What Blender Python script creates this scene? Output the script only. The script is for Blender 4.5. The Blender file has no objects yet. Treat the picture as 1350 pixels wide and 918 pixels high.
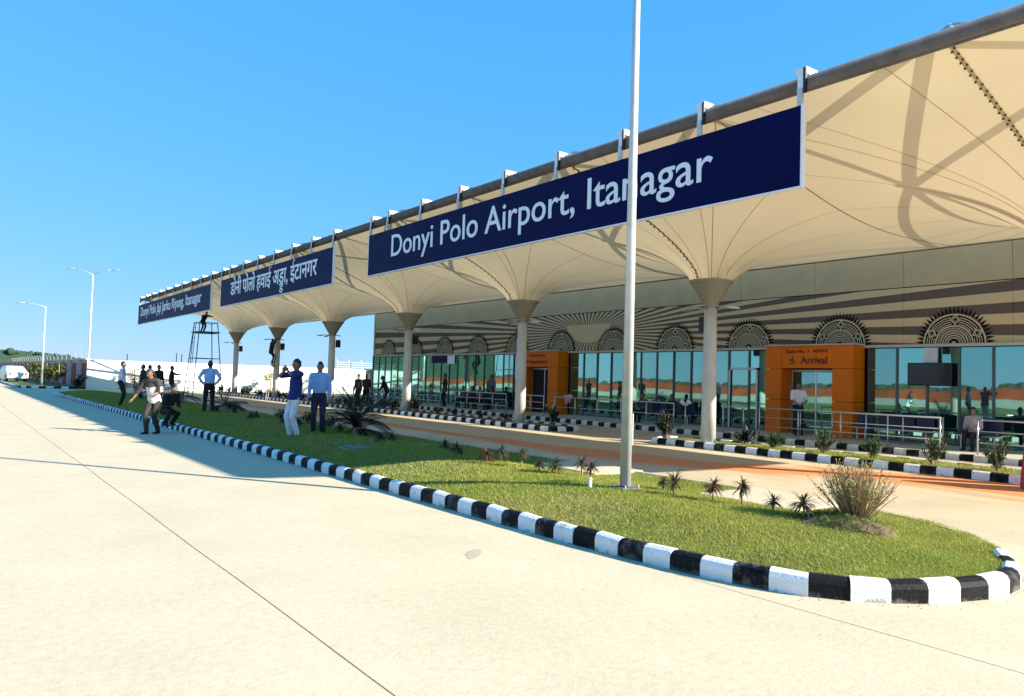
import bpy, bmesh, math, random
import numpy as np
from mathutils import Vector, Matrix
random.seed(7); rng = np.random.default_rng(7)
SC = bpy.context.scene; COL = SC.collection
R = math.radians
# ------------------------------------------------------------------ camera
cd = bpy.data.cameras.new('camera'); cam = bpy.data.objects.new('camera', cd); COL.objects.link(cam)
cd.sensor_width = 36; cd.lens = 36*1020/1350; cd.clip_start = .1; cd.clip_end = 6000
cam.location = (0, 0, 1.62)
cam.matrix_world = Matrix.Translation((0, 0, 1.62)) @ Matrix.Rotation(-math.atan(745/1020), 4, 'Z') @ Matrix.Rotation(R(90+2.44), 4, 'X') @ Matrix.Rotation(R(1.72), 4, 'Z')
SC.camera = cam
# ------------------------------------------------------------------ sky and sun
SUN_EL = 26.5; SUN_DIR = Vector((.555*math.cos(R(SUN_EL)), -.832*math.cos(R(SUN_EL)), math.sin(R(SUN_EL))))
w = bpy.data.worlds.new('World'); SC.world = w; w.use_nodes = True
nt = w.node_tree; bg = nt.nodes['Background']
sky = nt.nodes.new('ShaderNodeTexSky'); sky.sky_type = 'NISHITA'; sky.sun_disc = False
sky.sun_elevation = R(SUN_EL); sky.sun_rotation = math.atan2(SUN_DIR.x, SUN_DIR.y)
sky.air_density = 1.0; sky.dust_density = .0; sky.ozone_density = 3.0; sky.altitude = 300
# the photograph's sky is a saturated, even blue: compress the sky texture's range per channel
sep = nt.nodes.new('ShaderNodeSeparateColor'); com = nt.nodes.new('ShaderNodeCombineColor'); nt.links.new(sky.outputs[0], sep.inputs[0])
for ch, pw_, k_ in ((0, .76, .40), (1, .31, 1.56), (2, .06, 3.75)):
    q = nt.nodes.new('ShaderNodeMath'); q.operation = 'POWER'; q.inputs[1].default_value = pw_; nt.links.new(sep.outputs[ch], q.inputs[0])
    q2 = nt.nodes.new('ShaderNodeMath'); q2.operation = 'MULTIPLY'; q2.inputs[1].default_value = k_; nt.links.new(q.outputs[0], q2.inputs[0]); nt.links.new(q2.outputs[0], com.inputs[ch])
nt.links.new(com.outputs[0], bg.inputs['Color'])
bg.inputs['Strength'].default_value = .1
sd = bpy.data.lights.new('sun', 'SUN'); sd.energy = 5.0; sd.angle = R(.5); sd.color = (1, .93, .80)
so = bpy.data.objects.new('sun', sd); COL.objects.link(so); so.location = SUN_DIR*50
so.rotation_euler = (-SUN_DIR).to_track_quat('-Z', 'Y').to_euler()
vs = SC.view_settings; vs.view_transform = 'Standard'; vs.look = 'None'; vs.exposure = 1.35; vs.gamma = 1
SC.cycles.max_bounces = 8; SC.cycles.transparent_max_bounces = 8

# ------------------------------------------------------------------ helpers
def V(*a): return Vector(a)
class MB:
    def __init__(s): s.v = []; s.f = []; s.m = []
    def add(s, vs_, fs, mi=0):
        n = len(s.v); s.v += [tuple(v) for v in vs_]; s.f += [tuple(n+i for i in f) for f in fs]; s.m += [mi]*len(fs); return s
    def box(s, x0, x1, y0, y1, z0, z1, mi=0, M=None):
        p = [V(x, y, z) for z in (z0, z1) for y in (y0, y1) for x in (x0, x1)]
        if M is not None: p = [M @ q for q in p]
        return s.add(p, [(0, 2, 3, 1), (4, 5, 7, 6), (0, 1, 5, 4), (2, 6, 7, 3), (0, 4, 6, 2), (1, 3, 7, 5)], mi)
    def limb(s, pts, rad, side=None, n=10, caps=True, mi=0, cl=1):
        pts = [Vector(p) for p in pts]; rad = [(r, r) if not isinstance(r, tuple) else r for r in rad]
        if caps:
            d0 = (pts[0]-pts[1]).normalized(); d1 = (pts[-1]-pts[-2]).normalized()
            r0 = min(rad[0])*cl; r1 = min(rad[-1])*cl
            pts = [pts[0]+d0*r0*.95, pts[0]+d0*r0*.6]+pts+[pts[-1]+d1*r1*.6, pts[-1]+d1*r1*.95]
            rad = [(rad[0][0]*.3, rad[0][1]*.3), (rad[0][0]*.8, rad[0][1]*.8)]+rad+[(rad[-1][0]*.8, rad[-1][1]*.8), (rad[-1][0]*.3, rad[-1][1]*.3)]
        vv = []; k = len(pts)
        for i, p in enumerate(pts):
            t = (pts[min(i+1, k-1)]-pts[max(i-1, 0)]).normalized()
            sv = Vector(side) if side is not None else (V(1, 0, 0) if abs(t.x) < .8 else V(0, 1, 0))
            sv = (sv-t*sv.dot(t)).normalized(); fv = t.cross(sv)
            for j in range(n):
                a = 2*math.pi*j/n; vv.append(p+sv*math.cos(a)*rad[i][0]+fv*math.sin(a)*rad[i][1])
        ff = [(i*n+j, i*n+(j+1) % n, (i+1)*n+(j+1) % n, (i+1)*n+j) for i in range(k-1) for j in range(n)]
        ff.append(tuple(reversed(range(n)))); ff.append(tuple((k-1)*n+j for j in range(n)))
        return s.add(vv, ff, mi)
    def tube(s, a, b, r0, r1=None, n=8, mi=0): return s.limb([a, b], [r0, r0 if r1 is None else r1], n=n, caps=False, mi=mi)
    def path(s, pts, r, n=6, mi=0): return s.limb(pts, [r]*len(pts), n=n, caps=False, mi=mi)
    def ball(s, c, rx, ry, rz, n=10, m=7, mi=0):
        c = Vector(c); vv = [c+V(0, 0, -rz)]
        for i in range(1, m):
            p = -math.pi/2+math.pi*i/m
            for j in range(n): a = 2*math.pi*j/n; vv.append(c+V(rx*math.cos(p)*math.cos(a), ry*math.cos(p)*math.sin(a), rz*math.sin(p)))
        vv.append(c+V(0, 0, rz)); ff = [(0, 1+(j+1) % n, 1+j) for j in range(n)]
        for i in range(m-2):
            for j in range(n): a = 1+i*n+j; b = 1+i*n+(j+1) % n; ff.append((a, b, b+n, a+n))
        l = len(vv)-1; ff += [(l, l-n+j, l-n+(j+1) % n) for j in range(n)]
        return s.add(vv, ff, mi)
    def mesh(s, name, mats=None, smooth=False):
        me = bpy.data.meshes.new(name); me.from_pydata(s.v, [], s.f)
        for m in (mats or []): me.materials.append(m)
        if len(mats or []) > 1: me.polygons.foreach_set('material_index', s.m)
        if smooth: me.polygons.foreach_set('use_smooth', [True]*len(me.polygons))
        me.update(); return me
    def obj(s, name, mats, parent=None, smooth=False, loc=None):
        if not isinstance(mats, (list, tuple)): mats = [mats]
        return link(name, s.mesh(name, mats, smooth), parent, loc)
def link(name, data, parent=None, loc=None, rz=0):
    o = bpy.data.objects.new(name, data); COL.objects.link(o)
    if parent: o.parent = parent
    if loc is not None: o.location = loc
    if rz: o.rotation_euler.z = rz
    return o
def tag(o, label=None, cat=None, group=None, kind=None):
    if label: o['label'] = label
    if cat: o['category'] = cat
    if group: o['group'] = group
    if kind: o['kind'] = kind
    return o
def thing(name, label, cat, loc=(0, 0, 0), rz=0, group=None, kind=None):
    o = link(name, None, None, loc, rz); return tag(o, label, cat, group, kind)
def kids(o): return [c for c in bpy.data.objects if c.parent == o]
def copy_tree(o, loc=None, label=None, rz=None, parent=None):
    c = o.copy(); COL.objects.link(c)
    if parent: c.parent = parent
    if loc is not None: c.location = loc
    if rz is not None: c.rotation_euler.z = rz
    if label: c['label'] = label
    for ch in kids(o): copy_tree(ch, parent=c)
    return c
def bevelled(mb, name, mats, w_=.01, seg=2, parent=None, smooth=False):
    bm = bmesh.new(); me = mb.mesh(name, mats if isinstance(mats, list) else [mats]); bm.from_mesh(me)
    bmesh.ops.remove_doubles(bm, verts=bm.verts, dist=1e-5)
    bmesh.ops.bevel(bm, geom=list(bm.edges), offset=w_, segments=seg, affect='EDGES'); bm.to_mesh(me); bm.free()
    if smooth: me.polygons.foreach_set('use_smooth', [True]*len(me.polygons))
    return link(name, me, parent)

# ------------------------------------------------------------------ materials
MC = {}
def mat(name, col, rough=.7, metal=0, var=0, vscale=3, bump=0, bscale=40, col2=None, spec=None, trans=0, alpha=None, fine=0):
    if name in MC: return MC[name]
    m = bpy.data.materials.new(name); m.use_nodes = True; n = m.node_tree; b = n.nodes['Principled BSDF']; L = n.links.new
    b.inputs['Base Color'].default_value = (*col, 1); b.inputs['Roughness'].default_value = rough; b.inputs['Metallic'].default_value = metal
    if spec is not None: b.inputs['Specular IOR Level'].default_value = spec
    geo = n.nodes.new('ShaderNodeNewGeometry')
    if var or col2:
        nz = n.nodes.new('ShaderNodeTexNoise'); nz.inputs['Scale'].default_value = vscale; nz.inputs['Detail'].default_value = 6; nz.inputs['Roughness'].default_value = .62
        L(geo.outputs['Position'], nz.inputs['Vector'])
        rp = n.nodes.new('ShaderNodeValToRGB'); e = rp.color_ramp.elements; e[0].position = .32; e[1].position = .68
        c2 = col2 if col2 else tuple(c*(1-var) for c in col); c1 = col if col2 else tuple(min(1, c*(1+var*.6)) for c in col)
        e[0].color = (*c2, 1); e[1].color = (*c1, 1); L(nz.outputs['Fac'], rp.inputs['Fac']); out = rp.outputs[0]
        if fine:
            n2 = n.nodes.new('ShaderNodeTexNoise'); n2.inputs['Scale'].default_value = fine; n2.inputs['Detail'].default_value = 3; L(geo.outputs['Position'], n2.inputs['Vector'])
            mr = n.nodes.new('ShaderNodeMapRange'); mr.inputs[1].default_value = .3; mr.inputs[2].default_value = .7; mr.inputs[3].default_value = .92; mr.inputs[4].default_value = 1.06; L(n2.outputs['Fac'], mr.inputs[0])
            mx = n.nodes.new('ShaderNodeVectorMath'); mx.operation = 'SCALE'; L(out, mx.inputs[0]); L(mr.outputs[0], mx.inputs['Scale']); out = mx.outputs[0]
        L(out, b.inputs['Base Color'])
    if bump:
        bz = n.nodes.new('ShaderNodeTexNoise'); bz.inputs['Scale'].default_value = bscale; bz.inputs['Detail'].default_value = 4; L(geo.outputs['Position'], bz.inputs['Vector'])
        bp = n.nodes.new('ShaderNodeBump'); bp.inputs['Strength'].default_value = bump; bp.inputs['Distance'].default_value = .02; L(bz.outputs['Fac'], bp.inputs['Height']); L(bp.outputs[0], b.inputs['Normal'])
    if trans:
        tr = n.nodes.new('ShaderNodeBsdfTranslucent'); mixs = n.nodes.new('ShaderNodeMixShader'); mixs.inputs[0].default_value = trans
        if var or col2: L(out, tr.inputs['Color'])
        else: tr.inputs['Color'].default_value = (*col, 1)
        L(b.outputs[0], mixs.inputs[1]); L(tr.outputs[0], mixs.inputs[2]); L(mixs.outputs[0], n.nodes['Material Output'].inputs['Surface'])
    MC[name] = m; return m
M_conc = mat('pale_concrete', (.535, .45, .30), .85, var=.075, vscale=.8, bump=.14, bscale=38, fine=16)
M_conc_path = mat('path_concrete', (.44, .38, .27), .85, var=.15, vscale=.9, bump=.25, bscale=50, fine=20)
M_joint = mat('joint_filler', (.30, .24, .15), .95, var=.5, vscale=9)
M_kw = mat('white_kerb_paint', (.80, .80, .80), .6, var=.10, vscale=6, bump=.35, bscale=45)
M_kb = mat('black_kerb_paint', (.010, .010, .012), .6, var=.4, vscale=5, bump=.35, bscale=45, spec=.12)
M_kwd = mat('dusty_white_kerb_paint', (.66, .63, .55), .7, var=.2, vscale=6, bump=.3, bscale=45)
def wear(m, col, scale, lo, hi):
    n = m.node_tree; L = n.links.new; b = n.nodes['Principled BSDF']; src = b.inputs['Base Color'].links[0].from_socket
    geo = n.nodes.new('ShaderNodeNewGeometry'); nz = n.nodes.new('ShaderNodeTexNoise'); nz.inputs['Scale'].default_value = scale; nz.inputs['Detail'].default_value = 8; nz.inputs['Roughness'].default_value = .7; L(geo.outputs['Position'], nz.inputs['Vector'])
    sp = n.nodes.new('ShaderNodeSeparateXYZ'); L(geo.outputs['Position'], sp.inputs[0])
    lowz = n.nodes.new('ShaderNodeMapRange'); L(sp.outputs['Z'], lowz.inputs[0]); lowz.inputs[1].default_value = .05; lowz.inputs[2].default_value = 0; lowz.inputs[3].default_value = 0; lowz.inputs[4].default_value = .13
    ad = n.nodes.new('ShaderNodeMath'); L(nz.outputs['Fac'], ad.inputs[0]); L(lowz.outputs[0], ad.inputs[1])
    mr = n.nodes.new('ShaderNodeMapRange'); L(ad.outputs[0], mr.inputs[0]); mr.inputs[1].default_value = lo; mr.inputs[2].default_value = hi; mr.inputs[4].default_value = .85
    mx = n.nodes.new('ShaderNodeMix'); mx.data_type = 'RGBA'; L(mr.outputs[0], mx.inputs['Factor']); L(src, mx.inputs['A']); mx.inputs['B'].default_value = (*col, 1); L(mx.outputs['Result'], b.inputs['Base Color'])
wear(M_kw, (.38, .34, .27), 5, .60, .68); wear(M_kb, (.13, .12, .11), 4.5, .54, .68)
M_soil = mat('soil', (.17, .115, .06), .95, var=.35, vscale=2.2, bump=.8, bscale=18)
M_turf = mat('turf', (.16, .19, .03), .95, col2=(.10, .10, .025), vscale=1.6, bump=.8, bscale=60)
M_dust = mat('laterite', (.50, .17, .05), .95, var=.3, vscale=1.2, bump=.2)
M_steel = mat('galvanised_steel', (.58, .59, .60), .42, .3, var=.12, vscale=7)
M_tube = mat('grey_painted_tube', (.15, .145, .15), .85, 0, var=.25, vscale=4, spec=.1)
M_inox = mat('stainless_steel', (.62, .62, .62), .3, .9)
M_wpaint = mat('white_paint', (.80, .80, .80), .45)
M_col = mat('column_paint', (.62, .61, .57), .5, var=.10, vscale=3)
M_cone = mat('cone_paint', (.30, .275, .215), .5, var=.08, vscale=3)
M_blackp = mat('black_plastic', (.012, .012, .014), .45)
M_navy = mat('navy_sign_face', (.002, .003, .055), .5, var=.12, vscale=2, spec=.08)
M_letter = mat('white_sign_letters', (.88, .88, .92), .45)
M_orange = mat('orange_cladding', (.74, .165, .003), .5, var=.08, vscale=2, spec=.2)
M_maroon = mat('maroon_lettering', (.13, .012, .012), .5)
M_beige = mat('beige_cladding', (.54, .40, .21), .75, var=.08, vscale=1.5, spec=.12)
M_trim = mat('pale_trim', (.50, .46, .36), .5)
M_roofm = mat('roof_sheet', (.4, .4, .38), .5)
M_cream = mat('cream_wall_paint', (.82, .78, .70), .85, var=.06, vscale=.5)
M_wred = mat('red_wall_paint', (.33, .035, .03), .8, var=.2, vscale=1.5)
M_wpink = mat('pink_cream_paint', (.60, .50, .46), .85, var=.12, vscale=1.5)
M_mullion = mat('dark_mullion', (.10, .12, .12), .35, .6)
M_dark = mat('dark_interior', (.01, .012, .012), .8)
M_medb = mat('medallion_dark', (.012, .009, .008), .8, spec=.1)
M_medw = mat('medallion_white', (.66, .54, .33), .8, spec=.1)
M_medc = mat('medallion_tan', (.50, .40, .24), .6)
M_seam = mat('membrane_seam', (.42, .33, .19), .8)
M_lace = mat('lacing_cord', (.10, .08, .04), .8)
M_skin = mat('brown_skin', (.25, .125, .075), .55)
M_hair = mat('black_hair', (.008, .007, .006), .5)
M_eye = mat('eye', (.02, .015, .012), .2)
M_bark = mat('twig_bark', (.42, .29, .16), .85, var=.3, vscale=20)
M_tin = mat('blue_grey_sheet', (.05, .10, .12), .5)
M_rubber = mat('rubber', (.02, .02, .02), .7)
M_carglass = mat('car_glass', (.02, .03, .035), .08)
M_carpaint = mat('white_car_paint', (.78, .78, .78), .25)
M_redp = mat('red_barrier', (.50, .015, .02), .45, var=.1, vscale=4)
M_led = mat('lamp_lens', (.6, .6, .55), .3)
M_screen = mat('screen_glass', (.004, .004, .005), .12)
M_navyseat = mat('navy_seat', (.012, .018, .06), .4)
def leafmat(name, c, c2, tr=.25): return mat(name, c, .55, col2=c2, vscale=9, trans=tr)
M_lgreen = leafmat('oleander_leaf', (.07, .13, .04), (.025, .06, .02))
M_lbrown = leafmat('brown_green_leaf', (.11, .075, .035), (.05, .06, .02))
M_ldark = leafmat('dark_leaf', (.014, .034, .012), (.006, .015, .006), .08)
M_lred = leafmat('red_cordyline_leaf', (.13, .03, .025), (.05, .035, .018))
M_lyel = leafmat('pale_yellow_leaf', (.42, .38, .10), (.22, .26, .07))
M_lshrub = leafmat('verge_shrub_leaf', (.16, .17, .035), (.06, .085, .02))
M_lforest = mat('forest', (.035, .07, .035), .9, col2=(.02, .045, .028), vscale=.12)
# membrane
def m_membrane():
    m = mat('membrane', (.82, .69, .455), .6, var=.05, vscale=.5, trans=.15, spec=.2); return m
M_mem = m_membrane()
# teal reflective glazing
def m_glass():
    m = bpy.data.materials.new('teal_reflective_glass'); m.use_nodes = True; n = m.node_tree; L = n.links.new
    b = n.nodes['Principled BSDF']; b.inputs['Base Color'].default_value = (.012, .03, .03, 1); b.inputs['Roughness'].default_value = .1; b.inputs['Specular IOR Level'].default_value = .6
    g = n.nodes.new('ShaderNodeBsdfGlossy'); g.inputs['Roughness'].default_value = .015; g.inputs['Color'].default_value = (.34, .76, .68, 1)
    oi = n.nodes.new('ShaderNodeObjectInfo'); vr = n.nodes.new('ShaderNodeMapRange'); vr.inputs[3].default_value = .72; vr.inputs[4].default_value = 1.08; L(oi.outputs['Random'], vr.inputs[0]); sc_ = n.nodes.new('ShaderNodeVectorMath'); sc_.operation = 'SCALE'; sc_.inputs[0].default_value = (.34, .74, .68); L(vr.outputs[0], sc_.inputs['Scale']); L(sc_.outputs[0], g.inputs['Color'])
    lw = n.nodes.new('ShaderNodeLayerWeight'); lw.inputs[0].default_value = .35
    mr = n.nodes.new('ShaderNodeMapRange'); mr.inputs[3].default_value = .52; mr.inputs[4].default_value = .95; L(lw.outputs['Facing'], mr.inputs[0])
    mx = n.nodes.new('ShaderNodeMixShader'); L(mr.outputs[0], mx.inputs[0]); L(b.outputs[0], mx.inputs[1]); L(g.outputs[0], mx.inputs[2]); L(mx.outputs[0], n.nodes['Material Output'].inputs[0])
    geo = n.nodes.new('ShaderNodeNewGeometry'); nz = n.nodes.new('ShaderNodeTexNoise'); nz.inputs['Scale'].default_value = .8; L(geo.outputs['Position'], nz.inputs['Vector'])
    bp = n.nodes.new('ShaderNodeBump'); bp.inputs['Strength'].default_value = .025; bp.inputs['Distance'].default_value = .05; L(nz.outputs['Fac'], bp.inputs['Height']); L(bp.outputs[0], g.inputs['Normal'])
    return m
M_glass = m_glass()
# sun-ray mural, flat print on the cladding: rays leave a sun at Y 26.5, Z 3.9
def m_rays():
    m = bpy.data.materials.new('sun_ray_mural'); m.use_nodes = True; n = m.node_tree; L = n.links.new; b = n.nodes['Principled BSDF']; b.inputs['Roughness'].default_value = .75; b.inputs['Specular IOR Level'].default_value = .12
    geo = n.nodes.new('ShaderNodeNewGeometry'); sp = n.nodes.new('ShaderNodeSeparateXYZ'); L(geo.outputs['Position'], sp.inputs[0])
    def ma(op, a, b_=None, c=None):
        q = n.nodes.new('ShaderNodeMath'); q.operation = op
        for i, x in enumerate((a, b_, c)):
            if x is None: continue
            if isinstance(x, (int, float)): q.inputs[i].default_value = x
            else: L(x, q.inputs[i])
        return q.outputs[0]
    dy = ma('SUBTRACT', sp.outputs['Y'], 26.5); dz = ma('MULTIPLY', ma('SUBTRACT', sp.outputs['Z'], 3.9), 3.0)
    a = ma('ARCTAN2', dz, dy); st = ma('GREATER_THAN', ma('SINE', ma('MULTIPLY', a, 60.0)), 0.0)
    e1 = ma('POWER', ma('DIVIDE', dy, 1.45), 2.0); e2 = ma('POWER', ma('DIVIDE', ma('SUBTRACT', dz, .8), 2.1), 2.0)
    sun = ma('MULTIPLY', ma('LESS_THAN', ma('ADD', e1, e2), 1.0), ma('LESS_THAN', dz, 1.2))
    f = ma('MAXIMUM', st, sun)
    mx = n.nodes.new('ShaderNodeMix'); mx.data_type = 'RGBA'; L(f, mx.inputs['Factor']); mx.inputs['A'].default_value = (.15, .105, .072, 1); mx.inputs['B'].default_value = (.66, .475, .245, 1); L(mx.outputs['Result'], b.inputs['Base Color'])
    return m
M_rays = m_rays()
# middle road: pale concrete with a drift of orange laterite dust
def m_midroad():
    m = mat('dusty_concrete', (.50, .40, .25), .8, var=.15, vscale=.6, bump=.25, bscale=50, fine=20); n = m.node_tree; L = n.links.new; b = n.nodes['Principled BSDF']
    src = b.inputs['Base Color'].links[0].from_socket
    geo = n.nodes.new('ShaderNodeNewGeometry'); sp = n.nodes.new('ShaderNodeSeparateXYZ'); L(geo.outputs['Position'], sp.inputs[0])
    def ma(op, a, b_=None, c=None):
        q = n.nodes.new('ShaderNodeMath'); q.operation = op
        for i, x in enumerate((a, b_, c)):
            if x is None: continue
            if isinstance(x, (int, float)): q.inputs[i].default_value = x
            else: L(x, q.inputs[i])
        return q.outputs[0]
    mr = n.nodes.new('ShaderNodeMapRange'); mr.interpolation_type = 'SMOOTHSTEP'; L(sp.outputs['Y'], mr.inputs[0])
    mr.inputs[1].default_value = 12.5; mr.inputs[2].default_value = 6.5; mr.inputs[3].default_value = 12.3; mr.inputs[4].default_value = 15.0
    wd = n.nodes.new('ShaderNodeMapRange'); L(sp.outputs['Y'], wd.inputs[0]); wd.inputs[1].default_value = 20; wd.inputs[2].default_value = 6; wd.inputs[3].default_value = .45; wd.inputs[4].default_value = 1.75
    mp = n.nodes.new('ShaderNodeVectorMath'); mp.operation = 'MULTIPLY'; mp.inputs[1].default_value = (2.4, .35, 1); L(geo.outputs['Position'], mp.inputs[0])
    nz = n.nodes.new('ShaderNodeTexNoise'); nz.inputs['Scale'].default_value = 1.0; nz.inputs['Detail'].default_value = 6; L(mp.outputs[0], nz.inputs['Vector'])
    d = ma('ABSOLUTE', ma('DIVIDE', ma('SUBTRACT', sp.outputs['X'], mr.outputs[0]), wd.outputs[0]))
    k = ma('SUBTRACT', ma('ADD', 1.0, ma('MULTIPLY', ma('SUBTRACT', nz.outputs['Fac'], .5), 2.2)), d)
    mr2 = n.nodes.new('ShaderNodeMapRange'); L(k, mr2.inputs[0]); mr2.inputs[1].default_value = 0; mr2.inputs[2].default_value = .5; mr2.inputs[4].default_value = .9
    mx = n.nodes.new('ShaderNodeMix'); mx.data_type = 'RGBA'; L(mr2.outputs[0], mx.inputs['Factor']); L(src, mx.inputs['A']); mx.inputs['B'].default_value = (.60, .185, .045, 1)
    L(mx.outputs['Result'], b.inputs['Base Color']); return m
M_mid = m_midroad()
# grass blades: colour by per-blade attribute
def m_blade():
    m = bpy.data.materials.new('grass_blade'); m.use_nodes = True; n = m.node_tree; L = n.links.new; b = n.nodes['Principled BSDF']; b.inputs['Roughness'].default_value = .6
    at = n.nodes.new('ShaderNodeAttribute'); at.attribute_name = 'tint'; L(at.outputs['Color'], b.inputs['Base Color'])
    tr = n.nodes.new('ShaderNodeBsdfTranslucent'); L(at.outputs['Color'], tr.inputs['Color']); mx = n.nodes.new('ShaderNodeMixShader'); mx.inputs[0].default_value = .35
    L(b.outputs[0], mx.inputs[1]); L(tr.outputs[0], mx.inputs[2]); L(mx.outputs[0], n.nodes['Material Output'].inputs[0]); return m
M_blade = m_blade()

# ------------------------------------------------------------------ ground and roads
def sheet(name, x0, x1, y0, y1, z, m, parent=None, kind='structure', nx=1, ny=1):
    mb = MB(); vs_ = []
    for j in range(ny+1):
        for i in range(nx+1): vs_.append((x0+(x1-x0)*i/nx, y0+(y1-y0)*j/ny, z))
    mb.add(vs_, [(j*(nx+1)+i, j*(nx+1)+i+1, (j+1)*(nx+1)+i+1, (j+1)*(nx+1)+i) for j in range(ny) for i in range(nx)])
    o = mb.obj(name, m, parent)
    if kind and not parent: o['kind'] = kind
    return o
M_field = mat('field', (.07, .10, .03), .95, col2=(.11, .09, .04), vscale=.08, bump=.5, bscale=3)
sheet('ground', -3000, 3000, -3000, 3000, -.06, M_field)
road = thing('road', 'pale concrete approach road with slab joints', None, kind='structure')
sheet('joint_bed', -10, 20.3, -30, 69, -.022, M_joint, road)
def slab(x0, x1, y0, y1, m, wob0=.0, wob1=.0, gap=.011):
    n = 90; mb = MB(); a = []; c = []
    ph = random.random()*9
    for i in range(n+1):
        t = (i/n)**1.6; y = y0+(y1-y0)*t
        f = lambda k, ww: ww*(math.sin(y*1.3+k)+.6*math.sin(y*3.7+k*2)+.5*math.sin(y*9.1+k))
        a.append((x0+gap+f(x0, wob0), y)); c.append((x1-gap+f(x1, wob1), y))
    vs_ = [(x, y, 0) for x, y in a]+[(x, y, 0) for x, y in c]+[(x, y, -.02) for x, y in a]+[(x, y, -.02) for x, y in c]; k = n+1
    fs = [(i, k+i, k+i+1, i+1) for i in range(n)]+[(2*k+i, i, i+1, 2*k+i+1) for i in range(n)]+[(k+i, 3*k+i, 3*k+i+1, k+i+1) for i in range(n)]
    mb.add(vs_, fs); return mb.obj('concrete_slab', m, road)
xs = [-10, -5.6, -1.9, 1.93, 5.17, 9.6]
for i in range(5): slab(xs[i], xs[i+1], -30, 69, M_conc, .009 if i else 0, .009 if i < 4 else 0, .006)
slab(9.6, 15.98, -30, 69, M_mid, 0, 0, .004); 
slab(15.98, 20.3, -30, 69, M_conc_path, 0, 0, .004)
sheet('far_road', -10, 4.3, 69, 420, -.004, M_conc)
# tar patch and stains: thin marks lying on the road
def blob(name, cx, cy, rx, ry, ang, m, label, cat='stain', z=.0012):
    n = 60; mb = MB(); ca, sa = math.cos(ang), math.sin(ang); vs_ = [(cx, cy, z)]
    for i in range(n):
        a = 2*math.pi*i/n; r = 1+.07*math.sin(3*a+cx)+.03*math.sin(7*a+cy); u, v = rx*r*math.cos(a), ry*r*math.sin(a); vs_.append((cx+u*ca-v*sa, cy+u*sa+v*ca, z))
    mb.add(vs_, [(0, 1+i, 1+(i+1) % n) for i in range(n)]); o = mb.obj(name, m); return tag(o, label, cat)
M_stain = mat('road_stain', (.40, .33, .22), .9, var=.15, vscale=6)
blob('damp_stain', 4.05, 6.06, .20, .07, .85, M_stain, 'faint brown oval stain on the sunlit road near the kerb')

# ------------------------------------------------------------------ traffic island
FR = [(5.15, 52), (5.15, 30), (5.15, 14), (5.15, 8), (5.17, 5.95), (5.21, 5.14), (5.28, 4.45), (5.38, 3.93), (5.55, 3.52), (5.8, 3.2), (6.12, 2.98), (6.5, 2.83), (6.85, 2.74), (7.2, 2.72), (7.5, 2.78), (7.85, 2.95), (8.3, 3.22), (8.75, 3.58), (9.15, 4.02), (9.45, 4.6), (9.55, 5.4)]
def resample(P, ds):
    P = [Vector((*p, 0)) for p in P]; out = []; seg = []
    L = [0]
    for a, b in zip(P, P[1:]): L.append(L[-1]+(b-a).length)
    def at(s_):
        s_ = max(0, min(L[-1]-1e-6, s_))
        for i in range(len(L)-1):
            if L[i+1] >= s_: t = (s_-L[i])/(L[i+1]-L[i]); return P[i].lerp(P[i+1], t)
        return P[-1]
    return at, L[-1]
PROF = [(.0, -.03), (.0, .11), (.018, .148), (.055, .168), (.11, .168), (.14, .150), (.15, -.03)]
def kerb(parent, P, ln, gap=.005, flip=False, mats=None, prof=PROF, straight_mesh=True, jit=.008):
    """painted kerb stones, alternating white and black, laid along the line P with the bed on its left (or right)"""
    at, tot = resample(P, ln); n = int(tot/ln); mats = mats or (M_kw, M_kb); cache = {}
    for k in range(n):
        s0, s1 = k*ln+gap/2, (k+1)*ln-gap/2; a, b = at(s0), at(s1)
        t0 = (at(s0+.1)-at(s0-.1)).normalized(); t1 = (at(s1+.1)-at(s1-.1)).normalized()
        curved = abs(t0.angle(t1)) > .01
        if curved or k % 40 == 0 or True:
            pass
        c = (a+b)/2; ang = math.atan2((b-a).y, (b-a).x); m = mats[k % 2]
        key = (k % 2, random.randrange(3)) if not curved else ('c', k)
        if key not in cache:
            mb = MB(); sg = -1 if flip else 1; vs_ = []
            inv = Matrix.Rotation(-ang, 3, 'Z'); js = [random.uniform(-jit, jit) for _ in range(4)]
            for q, (p, t) in enumerate(((a, t0), (b, t1))):
                if not curved: p = V((-1 if q == 0 else 1)*(b-a).length/2, 0, 0); nn = V(0, sg, 0)
                else: p = inv @ (p-c); tt = inv @ t; nn = V(-tt.y, tt.x, 0)*sg
                for u, z in prof: vs_.append(p+nn*(u+js[q]*.8)+V(0, 0, z+(js[2+q] if z > 0 else 0)))
            K = len(prof); fs = [(i, i+1, K+i+1, K+i) for i in range(K-1)]+[tuple(range(K)), tuple(reversed(range(K, 2*K)))]
            if sg < 0: fs = [tuple(reversed(f)) for f in fs]
            me = mb.add(vs_, fs).mesh('kerb_stone', [m]); cache[key] = me
        o = link('kerb_stone', cache[key], parent, (c.x, c.y, 0), ang)
island = thing('traffic_island', 'grassed traffic island edged with black and white kerb stones', None, kind='structure')
kerb(island, FR[:-4], .305)
gt = MB(); at_, tot_ = resample(FR, 1)
for k in range(1500):
    u = random.uniform(25, tot_) if k % 4 else random.uniform(0, tot_); p = at_(u); t_ = (at_(u+.1)-at_(u-.1)).normalized(); nn_ = V(t_.y, -t_.x, 0); p = p+nn_*(.005+abs(random.gauss(0, .05))+(random.random() < .12)*random.uniform(0, 1.2)); q = random.uniform(.0025, .008)
    gt.add([p+V(-q, 0, 0), p+V(0, -q*.8, 0), p+V(q*.9, 0, 0), p+V(0, q, 0), p+V(0, 0, q*.9)], [(0, 1, 4), (1, 2, 4), (2, 3, 4), (3, 0, 4)])
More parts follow.
